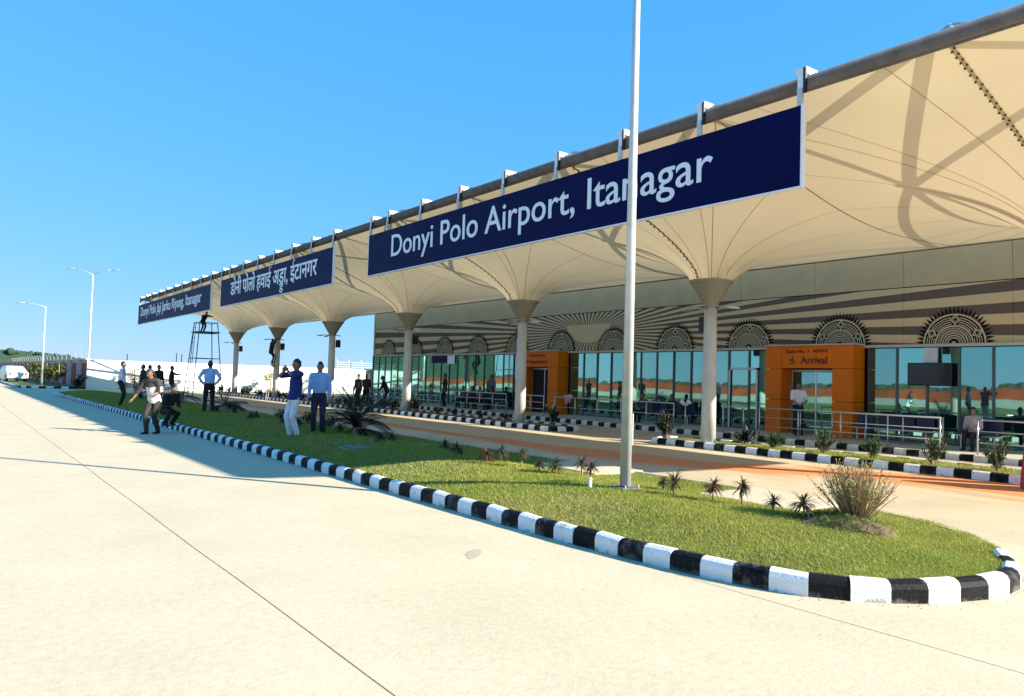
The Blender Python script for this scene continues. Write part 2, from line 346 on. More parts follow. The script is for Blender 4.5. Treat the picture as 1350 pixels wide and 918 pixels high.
o = gt.obj('road_grit', M_soil); tag(o, 'loose grit gathered along the foot of the island kerb', 'grit', kind='stuff')
# inside outline as xmin/xmax by Y
FRN = FR[:14]; BKN = [(9.5, 52), (9.5, 5.4), (9.42, 4.6), (9.12, 4.05), (8.72, 3.62), (8.25, 3.25), (7.8, 2.98), (7.5, 2.84), (7.2, 2.80)]
def interp(P, y):
    for (x0, y0), (x1, y1) in zip(P, P[1:]):
        if y1 <= y <= y0: return x1+(x0-x1)*((y-y1)/(y0-y1) if y0 != y1 else 0)
    return P[-1][0] if y < P[-1][1] else P[0][0]
def gx(y):
    a = interp(FRN, y)+.145; b = interp(BKN, y)-.02; return (a, b) if b > a else ((a+b)/2, (a+b)/2)
def gz(x, y):
    a, b = gx(y)
    if b-a < .01: return .14
    t = (x-a)/(b-a); e = min(1, max(0, (y-2.8)/2.0))
    return .135+.16*math.sin(math.pi*min(1, max(0, t/.76)))*e+.012*math.sin(x*5+y*3.1)*math.sin(y*4.3)
ys = [2.86+.12*i for i in range(60)]+[10+.6*i for i in range(70)]; ys = [y for y in ys if y <= 52]
mb = MB(); NX = 14; vs_ = []
for y in ys:
    a, b = gx(y)
    for i in range(NX+1): x = a+(b-a)*i/NX; vs_.append((x, y, gz(x, y)))
mb.add(vs_, [(j*(NX+1)+i, j*(NX+1)+i+1, (j+1)*(NX+1)+i+1, (j+1)*(NX+1)+i) for j in range(len(ys)-1) for i in range(NX)])
mb.obj('turf_bed', M_turf, island, True)
mb = MB(); BK2 = [(8.2, 3.2), (8.75, 3.6), (9.15, 4.05), (9.45, 4.65), (9.55, 5.39)]
for (a, b) in zip(BK2, BK2[1:]): mb.add([(a[0], a[1], -.02), (b[0], b[1], -.02), (b[0], b[1], .13), (a[0], a[1], .13), (a[0]-.1, a[1]+.08, .14), (b[0]-.1, b[1]+.06, .14)], [(0, 1, 2, 3), (3, 2, 5, 4)])
mb.obj('back_edging', M_conc_path, island)
mb = MB(); mb.box(9.48, 9.62, 5.4, 52, -.02, .155); bevelled(mb, 'back_edging', M_conc_path, .012, 1, island)
for (y0, y1, x0) in ((5.55, 7.1, 8.12), (9.35, 11.0, 8.55)):
    mb = MB(); mb.box(x0, 9.70, y0, y1, -.02, .165); bevelled(mb, 'concrete_pad', M_conc, .02, 2, island)
PADS = [(8.08, 9.75, 5.5, 7.15), (8.5, 9.75, 9.3, 11.05)]
# grass
def grass(name, regions, zf, xf, label, hmul=1):
    V_, F_, T_ = [], [], []
    for (y0, y1, n, h, w_) in regions:
        y = rng.uniform(y0, y1, n); ab = np.array([xf(q) for q in y]); x = ab[:, 0]+(ab[:, 1]-ab[:, 0])*rng.uniform(0, 1, n)
        ok = np.ones(n, bool)
        for (a, b, c, d) in PADS: ok &= ~((x > a) & (x < b) & (y > c) & (y < d))
        x, y = x[ok], y[ok]; n = len(x); z = np.array([zf(a, b) for a, b in zip(x, y)])-.004
        an = rng.uniform(0, 2*np.pi, n); hh = h*rng.uniform(.45, 1.25, n)*hmul; ww = w_*rng.uniform(.6, 1.3, n); lx = rng.normal(0, .55, n)*hh; ly = rng.normal(0, .55, n)*hh
        p0 = np.stack([x-np.cos(an)*ww, y-np.sin(an)*ww, z], 1); p1 = np.stack([x+np.cos(an)*ww, y+np.sin(an)*ww, z], 1); p2 = np.stack([x+lx, y+ly, z+hh], 1)
        V_.append(np.stack([p0, p1, p2], 1).reshape(-1, 3))
        pat = .5+.5*np.sin(x*2.1+np.sin(y*1.7)*1.5)*np.sin(y*1.3+1.0); r = rng.uniform(0, 1, n); dry = (r > .90-.10*pat-.35*(np.sin(x*1.1+y*.7)*np.sin(y*.9-x*.6+2) > .55))
        g = np.stack([.215+.09*r+.08*pat, .27+.09*r+.03*pat, .028+.02*r], 1); g[dry] = np.array([.42, .38, .13])*(.7+.5*rng.uniform(0, 1, (dry.sum(), 1)))
        T_.append(np.repeat(g, 3, 0))
    Vx = np.concatenate(V_); T = np.concatenate(T_); n = len(Vx); me = bpy.data.meshes.new(name)
    me.vertices.add(n); me.vertices.foreach_set('co', Vx.ravel()); me.loops.add(n); me.loops.foreach_set('vertex_index', np.arange(n)); me.polygons.add(n//3); me.polygons.foreach_set('loop_start', np.arange(0, n, 3)); me.polygons.foreach_set('loop_total', np.full(n//3, 3))
    at = me.color_attributes.new('tint', 'FLOAT_COLOR', 'POINT'); at.data.foreach_set('color', np.concatenate([T, np.ones((n, 1))], 1).ravel())
    me.materials.append(M_blade); me.update(); me.validate(); o = link(name, me); return tag(o, label, 'grass', kind='stuff')
grass('lawn_grass', [(2.9, 5.5, 80000, .030, .0036), (5.5, 9, 90000, .032, .0042), (9, 14, 60000, .036, .006), (14, 26, 50000, .045, .009), (26, 52, 35000, .07, .016)], gz, lambda y: (gx(y)[0]-.035, gx(y)[1]+.03), 'short mown grass covering the long traffic island')

# ------------------------------------------------------------------ column beds with their own kerbs
def bed(x0, x1, y0, y1, name, label, topm, z=.13):
    t = thing(name, label, None, kind='structure'); r = .55
    P = [(x0+r*2, y0)] if False else []
    ptsn = [(x1-r*math.cos(a), y0+r-r*math.sin(a)) for a in []]
    def arc(cx, cy, a0, a1, n=5): return [(cx+r*math.cos(R(a0+(a1-a0)*i/n)), cy+r*math.sin(R(a0+(a1-a0)*i/n))) for i in range(n+1)]
    P = arc(x1-r, y1-r, 60, 90)+arc(x0+r, y1-r, 90, 180)+[(x0, (y0+y1)/2)]+arc(x0+r, y0+r, 180, 270)+arc(x1-r, y0+r, 270, 300)
    kerb(t, P, .325)
    P2 = [(x1, y0+r), (x1, y1-r)]; kerb(t, P2, .325, flip=False)
    mb = MB(); ins = .14
    Q = [(x0+ins, y0+r), (x0+r, y0+ins), (x1-r, y0+ins), (x1-ins, y0+r), (x1-ins, y1-r), (x1-r, y1-ins), (x0+r, y1-ins), (x0+ins, y1-r)]
    mb.add([(x, y, z) for x, y in Q], [tuple(range(8))]); mb.obj('bed_soil', topm, t); return t
bed(15.98, 17.55, 2.0, 15.5, 'planting_bed', 'planted column bed with painted kerb in front of arrivals', M_turf)
bed(15.98, 17.55, 19.6, 62.0, 'planting_bed', 'long planted column bed under the far canopy', M_soil)
PADS = []
grass('bed_grass', [(2.3, 12.6, 16000, .07, .008)], lambda x, y: .13, lambda y: (16.15, 17.35), 'patchy grass in the column bed before the arrivals rail')

# ------------------------------------------------------------------ terminal plinth
pl = thing('terminal_pavement', 'raised pavement in front of the terminal glass', None, kind='structure')
mb = MB(); mb.box(20.3, 23.62, 4.0, 49.5, -.05, .146); mb.obj('paving', M_conc_path, pl)
kerb(pl, [(20.15, 49.5), (20.15, 4.0)], .325, mats=(M_kwd, M_kb))

# ------------------------------------------------------------------ terminal building
FX = 23.5
tb = thing('terminal_building', 'long airport terminal with teal glazing, sun ray mural and orange portals', 'building', (0, 0, 0))
B0, B1 = 6.0, 48.2
mb = MB(); mb.box(FX+.35, 46, B0, B1, -.05, 6.9); mb.obj('body', M_dark, tb)
mb = MB(); mb.box(FX+.3, 46.1, B0-.1, B1+.1, 6.9, 7.15); mb.obj('roof', M_roofm, tb)
mb = MB(); mb.box(FX+.05, 46.05, B1+.002, B1+.12, 0, 6.898); mb.obj('end_wall', M_trim, tb)
mb = MB(); mb.box(FX+.05, 46.05, B0-.12, B0-.002, 0, 6.898); mb.obj('end_wall', M_beige, tb)
# mural panels and upper cladding, one object per panel with recessed joints
npan = 14; pw = (B1-B0)/npan
mur = MB().box(0, .05, .004, pw-.004, 3.10, 4.83); mur_me = mur.mesh('mural_panel', [M_rays])
up = MB(); up.add([(-.10, .006, 4.86), (-.10, pw-.006, 4.86), (-.25, pw-.006, 6.85), (-.25, .006, 6.85), (.1, .006, 4.86), (.1, pw-.006, 4.86), (.1, pw-.006, 6.85), (.1, .006, 6.85)], [(0, 1, 2, 3), (4, 7, 6, 5), (0, 4, 5, 1), (3, 2, 6, 7), (0, 3, 7, 4), (1, 5, 6, 2)]); up_me = up.mesh('upper_panel', [M_beige])
for i in range(npan):
    link('mural_panel', mur_me, tb, (FX+.12, B0+i*pw, 0)); link('upper_panel', up_me, tb, (FX+.22, B0+i*pw, 0))
mb = MB(); mb.box(FX+.17, FX+.34, B0, B1, 3.0, 6.8); mb.obj('backing_wall', M_medb, tb)
mb = MB(); mb.box(FX-.06, FX+.14, B0, B1, 3.0, 3.085); mb.obj('sill_band', M_trim, tb)
# medallions
def medallion_me():
    mb = MB(); n = 36; x = 0
    mb.add([(x, 0, 0)]+[(x, .88*math.cos(math.pi*i/n), .88*math.sin(math.pi*i/n)) for i in range(n+1)], [(0, i+2, i+1) for i in range(n)], 0)
    for k in range(27):
        a = math.pi*(k+.5)/27; d = .052; mb.add([(x-.002, .90*math.cos(a-d), .90*math.sin(a-d)), (x-.002, .90*math.cos(a+d), .90*math.sin(a+d)), (x-.002, 1.11*math.cos(a), 1.11*math.sin(a))], [(0, 2, 1)], 0)
    DI = [R(27), R(93), R(155)]
    def arc(r0, r1, a0, a1, mi, x_=-.012):
        m_ = max(2, int((a1-a0)/.09)); vv = []
        for i in range(m_+1): a = a0+(a1-a0)*i/m_; vv += [(x_, r0*math.cos(a), r0*math.sin(a)), (x_, r1*math.cos(a), r1*math.sin(a))]
        mb.add(vv, [(2*i, 2*i+2, 2*i+3, 2*i+1) for i in range(m_)], mi)
    arc(.83, .87, 0, math.pi, 1); arc(.50, .535, 0, math.pi, 1)
    for r in (.755, .69, .625, .56):
        edges = [0]; 
        for d in DI: edges += [d-.17, d+.17]
        edges.append(math.pi)
        for q in range(0, len(edges), 2):
            if edges[q+1]-edges[q] > .05: arc(r, r+.022, edges[q], edges[q+1], 1)
    for k in range(24):
        a = math.pi*(k+.5)/24; d = .03; mb.add([(-.012, .42*math.cos(a-d), .42*math.sin(a-d)), (-.012, .42*math.cos(a+d), .42*math.sin(a+d)), (-.012, .48*math.cos(a+d), .48*math.sin(a+d)), (-.012, .48*math.cos(a-d), .48*math.sin(a-d))], [(0, 3, 2, 1)], 1)
    for r in (.36, .29, .22, .15): arc(r, r+.04, 0, math.pi, 2)
    arc(0.001, .07, 0, math.pi, 2)
    for d in DI:
        for s0 in (1, .55):
            pts = [(.70+.155*s0, 0), (.70, .145*s0), (.70-.155*s0, 0), (.70, -.145*s0)]; pi = [(.70+(p-.70)*.74, q*.74) for p, q in pts]
            f = lambda p: (-.014-.002*(s0 < 1), p[0]*math.cos(d)-p[1]*math.sin(d), p[0]*math.sin(d)+p[1]*math.cos(d))
            vv = [f(p) for p in pts]+[f(p) for p in pi]; mb.add(vv, [(i, (i+1) % 4, 4+(i+1) % 4, 4+i) for i in range(4)], 1)
    return mb.mesh('medallion', [M_medb, M_medw, M_medc])
med = medallion_me()
for k in range(11):
    y = 10.55+3.56*k
    if y < B1-1: link('medallion', med, tb, (FX+.10, y, 3.088))
y = 6.99; link('medallion', med, tb, (FX+.10, y, 3.088))
# glazing
portals = [(13.2, 16.4), (27.65, 30.9)]
pane = MB().box(0, .03, .03, .87, .19, 2.97).mesh('glass_pane', [M_glass]); mul = MB().box(-.045, .04, -.03, .03, .15, 2.998).mesh('mullion', [M_mullion])
n = int((B1-B0)/.9)
for i in range(n+1):
    y = B1-.05-i*.9
    if not any(a-.1 < y < b+.1 for a, b in portals): link('mullion', mul, tb, (FX, y, 0))
    if i < n and not any(a-.85 < y-.9 < b-.02 for a, b in portals): 
        o = link('glass_pane', pane, tb, (FX, y-.9, 0)); o.rotation_euler = (0, random.uniform(-.003, .003), random.uniform(-.004, .004))
mb = MB(); mb.box(FX-.03, FX+.04, B0, B1, .15, .19); mb.obj('bottom_rail', M_mullion, tb)
def text_mesh(body, name, mats, ext=.02, off=.0, size=1):
    c = bpy.data.curves.new(name, 'FONT'); c.body = body; c.size = size; c.extrude = ext; c.offset = off; c.resolution_u = 4
    o = bpy.data.objects.new(name, c); COL.objects.link(o); dg = bpy.context.evaluated_depsgraph_get(); me = bpy.data.meshes.new_from_object(o.evaluated_get(dg))
    COL.objects.unlink(o); bpy.data.objects.remove(o); bpy.data.curves.remove(c)
    co = np.zeros(len(me.vertices)*3); me.vertices.foreach_get('co', co); co = co.reshape(-1, 3); fs = [tuple(p.vertices) for p in me.polygons]; bpy.data.meshes.remove(me); return co, fs
def wall_text(parts, name, m, parent, x, yl, yr, zbase, cap, ext=.012):
    """parts: list of (co,faces) in text space sharing one scale; laid on a plane facing -X, reading from yl down to yr"""
    allc = np.concatenate([c for c, f in parts]); x0, x1 = allc[:, 0].min(), allc[:, 0].max(); sx = (yl-yr)/(x1-x0); mb = MB()
    for c, f in parts:
        q = [(x-ext*(1 if p[2] > 0 else -1), yl-(p[0]-x0)*sx, zbase+p[1]*cap) for p in c]; mb.add(q, f)
    return mb.obj(name, m, parent)
# portals
def portal(y0, y1, lines, dark):
    p = thing('entrance_portal', None, None); p.parent = tb; X = 22.85
    yi0, yi1 = y0+.72, y1-.62
    for (a, b) in ((y0, yi0), (yi1, y1)):
        for (z0, z1) in ((.15, 1.26), (1.275, 2.32), (2.335, 3.07)):
            MB().box(X, FX+.02, a+.006, b-.006, z0, z1).obj('cladding_panel', M_orange, p)
    MB().box(X+.012, FX+.01, yi0, yi1, 2.34, 3.07).obj('sign_header', M_orange, p)
    MB().box(X+.02, FX, y0+.02, y1-.02, .16, 3.05).obj('carcass', M_maroon, p) if False else None
    MB().box(X-.05, FX-.07, y0-.03, y1+.03, 3.075, 3.12).obj('capping', M_trim, p)
    d = MB().box(FX-.06, FX-.02, yi0+.03, yi1-.03, 2.22, 2.30).obj('door_head', M_steel, p)
    mid = (yi0+yi1)/2
    for a, b in ((yi0+.04, mid-.015), (mid+.015, yi1-.04)):
        MB().box(FX-.05, FX-.02, a, b, .17, 2.21).obj('door_leaf', M_dark if dark else M_glass, p)
    for a in (yi0+.02, mid, yi1-.02): MB().box(FX-.07, FX-.015, a-.02, a+.02, .16, 2.26).obj('door_frame', M_inox, p)
    for ln in lines:
        co = text_mesh(ln[0], 'x', None, .01, .012 if ln[5] else .004); o = wall_text([co], 'lettering', M_maroon, p, X+.004, ln[1], ln[2], ln[3], ln[4])
        if not ln[5]: o['kind'] = 'stuff'
    return p
pa = portal(13.2, 16.4, [('Gate No. 1  आगमन', 15.62, 14.08, 2.84, .16, 0), ('Arrival', 15.05, 14.1, 2.48, .34, 1)], False)
# little plane symbol beside the word
mb = MB(); cx, cz = 15.38, 2.62
def yz(pts, x=22.852): return [(x, cx-a, cz+b) for a, b in pts]
mb.add(yz([(-.12, -.02), (.10, -.10), (.12, -.06), (-.10, .03)]), [(0, 1, 2, 3)]); mb.add(yz([(-.02, -.03), (.03, -.05), (.06, .12), (.03, .12)], 22.850), [(0, 1, 2, 3)]); mb.add(yz([(-.13, -.14), (.13, -.14), (.13, -.115), (-.13, -.115)], 22.851), [(0, 1, 2, 3)])
mb.obj('plane_symbol', M_maroon, pa)
portal(27.65, 30.9, [('प्रस्थान', 29.9, 28.55, 2.82, .17, 0), ('Departure', 30.0, 28.45, 2.50, .26, 1)], True)
# framed side door in the glazing
sdo = thing('side_door', None, None); sdo.parent = tb
for a, b, z0, z1 in ((17.15, 17.22, .16, 2.35), (18.35, 18.42, .16, 2.35), (17.15, 18.42, 2.28, 2.36)): MB().box(FX-.07, FX-.046, a, b, z0, z1).obj('door_frame', M_steel, sdo)
# hanging screen on the glass
tv = thing('display_screen', 'black flat display screen hung before the glass right of the arrivals portal', 'screen', (23.3, 11.1, 0))
bevelled(MB().box(-.05, .05, -.62, .62, 1.85, 2.52), 'casing', M_blackp, .01, 1, tv); MB().box(-.055, -.051, -.58, .58, 1.89, 2.48).obj('panel', M_screen, tv)
MB().box(.051, .10, -.2, .2, 2.1, 2.97).obj('bracket', M_steel, tv)
# blue notice on the far glazing
ns = thing('glass_notice', 'blue and white notice high on the far left glazing', 'sign', (FX-.06, 38.6, 0))
MB().box(-.01, .01, -.2, 1.6, 2.55, 2.95).obj('blue_field', M_navy, ns); MB().box(-.01, .01, -1.0, -.22, 2.5, 2.98).obj('white_field', M_letter, ns)

# ------------------------------------------------------------------ canopy
CY = [5.2+8.4*k for k in range(7)]; CX = 16.5; X0, X1 = 11.45, 21.0; ZF, ZB = 6.665, 5.47; HW = 4.2; RR = .56; ZR = 4.47
def solve():
    h = .15; nx = int(round((X1-X0)/h))+1; ny = int(round(2*HW/h))+1; xs_ = np.linspace(X0, X1, nx); ys_ = np.linspace(-HW, HW, ny)
    GX, GY = np.meshgrid(xs_, ys_, indexing='ij'); r = np.hypot(GX-CX, GY); fix = r < RR
    Z = ZF+(ZB-ZF)*(GX-X0)/(X1-X0); sag = .25*(1-(GY/HW)**2)
    Z[0] = ZF; base_back = ZB-.0*sag[-1]; Z[-1] = base_back
    Z[fix] = ZR
    for _ in range(2500):
        P = np.pad(Z, ((0, 0), (1, 1)), 'reflect'); N = Z.copy(); N[1:-1] = .25*(Z[2:]+Z[:-2]+P[1:-1, 2:]+P[1:-1, :-2]); N[fix] = ZR; Z = N
    return xs_, ys_, Z
gxs, gys, GZ = solve()
def memz(x, y):
    i = min(max((x-X0)/(X1-X0)*(len(gxs)-1), 0), len(gxs)-1.001); j = min(max((y+HW)/(2*HW)*(len(gys)-1), 0), len(gys)-1.001); a, b = int(i), int(j); u, v = i-a, j-b
    return float(GZ[a, b]*(1-u)*(1-v)+GZ[a+1, b]*u*(1-v)+GZ[a, b+1]*(1-u)*v+GZ[a+1, b+1]*u*v)
def rim(th_):
    c, s = math.cos(th_), math.sin(th_); t = 1e9
    if c > 1e-6: t = min(t, (X1-CX)/c)
    if c < -1e-6: t = min(t, (X0-CX)/c)
    if s > 1e-6: t = min(t, HW/s)
    if s < -1e-6: t = min(t, -HW/s)
    return t
corners = [math.atan2(HW, X1-CX), math.atan2(HW, X0-CX), math.atan2(-HW, X1-CX), math.atan2(-HW, X0-CX)]
TH = sorted([2*math.pi*i/96-math.pi for i in range(96)]+corners); NR = 26
def polar(th_, i, dz=0):
    r0 = RR*.93; t = (i/NR)**1.6; r = r0+(rim(th_)-r0)*t; x, y = CX+r*math.cos(th_), r*math.sin(th_)
    z = memz(x, y) if r > RR*1.05 else ZR-.02+(r-r0)*.3
    return V(x, y, z+dz)
mb = MB(); vs_ = [polar(t, i) for t in TH for i in range(NR+1)]; K = NR+1; nT = len(TH)
mb.add(vs_, [(a*K+i, a*K+i+1, ((a+1) % nT)*K+i+1, ((a+1) % nT)*K+i) for a in range(nT) for i in range(NR)])
mem_me = mb.mesh('membrane', [M_mem], True)
def strip(mb, pts, w_, dz=-.006):
    vv = []
    for k, p in enumerate(pts):
        t = (pts[min(k+1, len(pts)-1)]-pts[max(k-1, 0)]); s = V(-t.y, t.x, 0).normalized()*w_; vv += [p+s+V(0, 0, dz), p-s+V(0, 0, dz)]
    mb.add(vv, [(2*i, 2*i+2, 2*i+3, 2*i+1) for i in range(len(pts)-1)])
seams = []
for k in range(16):
    t = -math.pi+2*math.pi*(k+.5)/16; m_ = MB(); strip(m_, [polar(t, i) for i in range(0, NR+1)], .007); seams.append(m_.mesh('seam', [M_seam]))
for t in corners: m_ = MB(); strip(m_, [polar(t, i) for i in range(NR+1)], .009); seams.append(m_.mesh('seam', [M_seam]))
m_ = MB()
strip(m_, [V(X0+(X1-X0)*i/30, HW, memz(X0+(X1-X0)*i/30, HW)) for i in range(31)], .018, -.008)
side_me = m_.mesh('joint_strip', [M_seam])
m_ = MB(); lp = [polar(-math.pi, i) for i in range(NR+1)]; strip(m_, lp, .035, -.012)
path_ = []
for a, b in zip(lp, lp[1:]):
    n_ = max(1, int((b-a).length/.07))
    for q in range(n_): path_.append(a.lerp(b, q/n_))
lace = MB()
for q, p in enumerate(path_): s = .03 if q % 2 else -.03; lace.box(p.x-.012, p.x+.012, p.y+s-.014, p.y+s+.014, p.z-.045, p.z-.016)
lband = m_.mesh('lacing_band', [mat('lacing_fabric', (.55, .47, .30), .8)]); lace_me = lace.mesh('lacing', [M_lace])
canopy = thing('tensile_canopy', 'long cream tensile canopy with a grey front tube along the drop-off road', 'canopy')
for c in CY:
    link('membrane', mem_me, canopy, (0, c, 0))
    for s in seams: link('seam', s, canopy, (0, c, 0))
    link('joint_strip', side_me, canopy, (0, c, 0)); link('lacing_band', lband, canopy, (0, c, 0)); link('lacing', lace_me, canopy, (0, c, 0))['kind'] = 'stuff'
YE0, YE1 = 1.0, 61.6
MB().tube((11.36, YE0, 6.74), (11.36, YE1, 6.74), .112, n=14).obj('front_tube', M_tube, canopy, True)
MB().tube((11.42, YE0, 6.635), (11.42, YE1-1.8, 6.635), .032, n=6).obj('edge_rail', M_tube, canopy, True)
MB().tube((21.08, YE0, 5.55), (21.08, 59.8, 5.55), .10, n=10).obj('back_tube', M_tube, canopy, True)
for y in (YE0, 59.8): MB().tube((11.4, y, 6.66), (21.05, y, 5.55), .09, n=10).obj('end_tube', M_tube, canopy, True)
for y in (YE1,): MB().tube((11.4, y, 6.74), (16.5, y-1.8, 6.15), .06, n=8).obj('end_tube', M_tube, canopy, True)
arm = MB()
MZ = 7.0
for (ax, ay, az, r) in ((11.4, 0, 6.86, .11), (11.4, HW, 6.86, .085), (11.4, -HW, 6.86, .085), (21.05, HW, 5.7, .085), (21.05, -HW, 5.7, .085), (21.05, 0, 5.7, .11)):
    arm.tube((CX, 0, MZ), (ax, ay, az), r*.8, r*.65)
arm.tube((CX, 0, ZR-.1), (CX, 0, MZ+.15), .12, .10)
arm.tube((11.5, 0, 6.9), (13.9, HW*.98, 6.6), .085, .085); arm.tube((11.5, 0, 6.9), (13.9, -HW*.98, 6.6), .085, .085)
arm_me = arm.mesh('mast_and_arms', [M_steel], True)
for c in CY: link('mast_and_arms', arm_me, canopy, (0, c, 0))
# white clamps on the front tube, with the hangers that carry the name boards
clamp_me = MB(); clamp_me.box(-.15, .17, -.10, .10, .10, .215); clamp_me.box(-.165, -.125, -.055, .055, -.20, .16); clamp_me = clamp_me.mesh('clamp', [M_wpaint])
hang_me = MB().box(-.19, -.13, -.045, .045, -.44, -.14).mesh('hanger', [M_steel]); strap_me = MB(); strap_me.box(-.175, -.120, -.10, -.055, -.22, .20); strap_me = strap_me.mesh('strap', [M_blackp])
cly = [7.45+2.12*k for k in range(8)]+[23.5, 26.6]+[28.7+2.12*k for k in range(6)]+[40.7, 42.7]+[44.7+2.12*k for k in range(8)]+[61.4]
for y in cly:
    link('clamp', clamp_me, canopy, (11.36, y, 6.74)); link('hanger', hang_me, canopy, (11.36, y, 6.74)); link('strap', strap_me, canopy, (11.36, y, 6.74))
# columns
def column(y, label, boxside):
    t = thing('canopy_column', label, 'column', (CX, y, .10), 0, 'round columns carrying the canopy')
    MB().limb([(0, 0, 0), (0, 0, 3.72)], [.20, .165], n=24, caps=False).obj('shaft', M_col, t, True)
    MB().limb([(0, 0, 0), (0, 0, .05)], [.26, .25], n=24, caps=False).obj('base_ring', M_col, t)
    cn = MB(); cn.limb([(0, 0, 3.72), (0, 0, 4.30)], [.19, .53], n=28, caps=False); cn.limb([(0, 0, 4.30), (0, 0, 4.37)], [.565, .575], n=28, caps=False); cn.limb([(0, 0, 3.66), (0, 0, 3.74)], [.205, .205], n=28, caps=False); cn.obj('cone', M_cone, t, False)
    for k in range(3):
        a = R(90+120*k if k else 90); 
    for k, a in enumerate((R(95), R(-85), R(185))):
        d = V(math.cos(a), math.sin(a), 0); f = MB(); f.limb([d*.18+V(0, 0, 3.62), d*.45+V(0, 0, 3.66), d*.60+V(0, 0, 3.64)], [.022, .018, .018], n=6, caps=False)
        la = f.obj('lamp_arm', M_inox, t, True); h = MB(); h.limb([d*.52+V(0, 0, 3.63), d*.70+V(0, 0, 3.62), d*.88+V(0, 0, 3.59)], [(.05, .02), (.085, .035), (.03, .015)], side=V(-d.y, d.x, 0), n=10); h.obj('lamp_head', M_cone if k != 1 else M_wpaint, la, True)
    sp_ = bevelled(MB().box(-.10, .10, -.11, .11, 3.02, 3.42), 'speaker', M_blackp, .015, 2, t); sp_.location = (.10 if boxside > 0 else .27, .30*boxside if boxside > 0 else -.16, 0)
    return t
ORD = 'nearest,second,third,fourth,fifth,sixth,seventh,eighth,ninth,tenth,eleventh,twelfth,thirteenth,fourteenth,fifteenth,sixteenth,seventeenth,eighteenth,nineteenth,twentieth,twenty-first,twenty-second,twenty-third,twenty-fourth,twenty-fifth,twenty-sixth,twenty-seventh'.split(',')
ord_ = ['just beyond the right edge of the photo', 'between the flagpole-like lamp pole and the Arrival portal', 'before the orange Departure portal', 'just left of centre by the end of the terminal', 'behind the man in the light blue shirt', 'with a ladder and a worker against it', 'beside the steel scaffold, farthest of all']
for k, c in enumerate(CY):
    if k == 0: column(c, 'round pale canopy column '+ord_[k], 1); continue
    column(c, ('nearest visible pale canopy column ' if k == 1 else 'round canopy column ')+ord_[k].replace('flagpole-like ', ''), 1 if k in (1, 2) else -1)
# ------------------------------------------------------------------ name boards
def board(name_lbl, y_r, y_l, parts, yl, yr, zb, cap, m=M_navy, zt=6.30, zb0=4.96):
    t = thing('name_board', name_lbl, 'sign', (11.2, (y_r+y_l)/2, 0), 0, 'blue name boards hung from the canopy tube'); cy = (y_r+y_l)/2
    MB().box(-.05, .03, y_r-cy, y_l-cy, zb0, zt).obj('board_face', m, t)
    fr = MB(); fr.box(-.056, .036, y_r-cy-.035, y_r-cy-.001, zb0-.03, zt+.02); fr.box(-.056, .036, y_l-cy+.001, y_l-cy+.035, zb0-.03, zt+.02); fr.box(-.056, .036, y_r-cy, y_l-cy, zb0-.03, zb0-.001); fr.obj('board_frame', M_letter, t)
    o = wall_text(parts, 'lettering', M_letter, t, -.052, yl-cy, yr-cy, zb, cap); return t
T1 = [text_mesh('Donyi Polo Airport, Itanagar', 'x', None, .01, .004)]
board('large navy board reading Donyi Polo Airport, Itanagar nearest the camera', 7.4, 23.5, T1, 21.85, 9.2, 5.42, .98)
full = text_mesh('डोनी पोलो हवाई अडा, ईटानगर', 'x', None, .01, .012); pre = text_mesh('डोनी पोलो हवाई अ', 'x', None, .01, .012); one = text_mesh('ड', 'x', None, .01, .012)
xo = pre[0][:, 0].max(); sub = one[0].copy(); sub = sub-np.array([sub[:, 0].min(), 0, 0]); keep = sub.copy(); keep[:, 0] = keep[:, 0]*.82+xo+.03; keep[:, 1] = keep[:, 1]*.62-.42
board('navy board lettered in white Devanagari in the middle of the canopy', 26.45, 40.6, [full, (keep, one[1])], 38.9, 27.9, 5.42, .95)
T3 = [text_mesh('Donyi Polo Jaji Jarku Riyang, Itanagar', 'x', None, .01, .008)]
board('navy board reading Donyi Polo Jaji Jarku Riyang, Itanagar at the far end', 42.5, 61.5, T3, 60.6, 44.3, 5.46, .92, zb0=4.92)
# ------------------------------------------------------------------ lamp poles
def lamp_pole(loc, h, label, rz, arms=2, r0=.072, rise=.45, al=1.7, conc=True):
    t = thing('lamp_pole', label, 'lamp post', loc, rz)
    if conc: bevelled(MB().box(-.20, .20, -.20, .20, -.15, .0), 'footing', M_soil, .02, 2, t)
    b = MB(); b.box(-.14, .14, -.14, .14, .005, .022); b.obj('base_plate', M_tube, t)
    for sx in (-1, 1):
        for sy in (-1, 1): MB().tube((sx*.115, sy*.115, .02), (sx*.115, sy*.115, .06), .012, n=6).obj('bolt', M_steel, t)
    MB().limb([(0, 0, .04), (0, 0, h)], [r0, r0*.5], n=10, caps=False).obj('pole', M_steel, t, True)
    MB().box(r0*.86, r0*1.04, -.045, .045, .55, .95).obj('hatch', M_steel, t)
    for k in range(arms):
        s = 1 if k == 0 else -1
        a = MB(); a.path([(0, 0, h-.05), (s*al*.3, 0, h+rise*.5), (s*al*.7, 0, h+rise*.85), (s*al, 0, h+rise)], .03); ar = a.obj('arm', M_steel, t, True)
        MB().limb([(s*al, 0, h+rise), (s*(al+.3), 0, h+rise+.02), (s*(al+.65), 0, h+rise-.01)], [(.06, .04), (.14, .05), (.09, .03)], side=(0, 1, 0)).obj('lamp_head', M_steel, ar, True)
    return t
lamp_pole((7.02, 7.09, .30), 9.4, 'tall grey tapered lamp pole standing on the grass in the foreground', 0)
lamp_pole((10.1, 76.8, 0), 9.9, 'distant double-armed lamp post behind the corner of the white boundary wall', R(-40), 2, .11)
lamp_pole((6.2, 71.5, .1), 6.3, 'distant thin lamp post with one arm on the roadside verge', R(150), 1, .085, .25, 1.6)
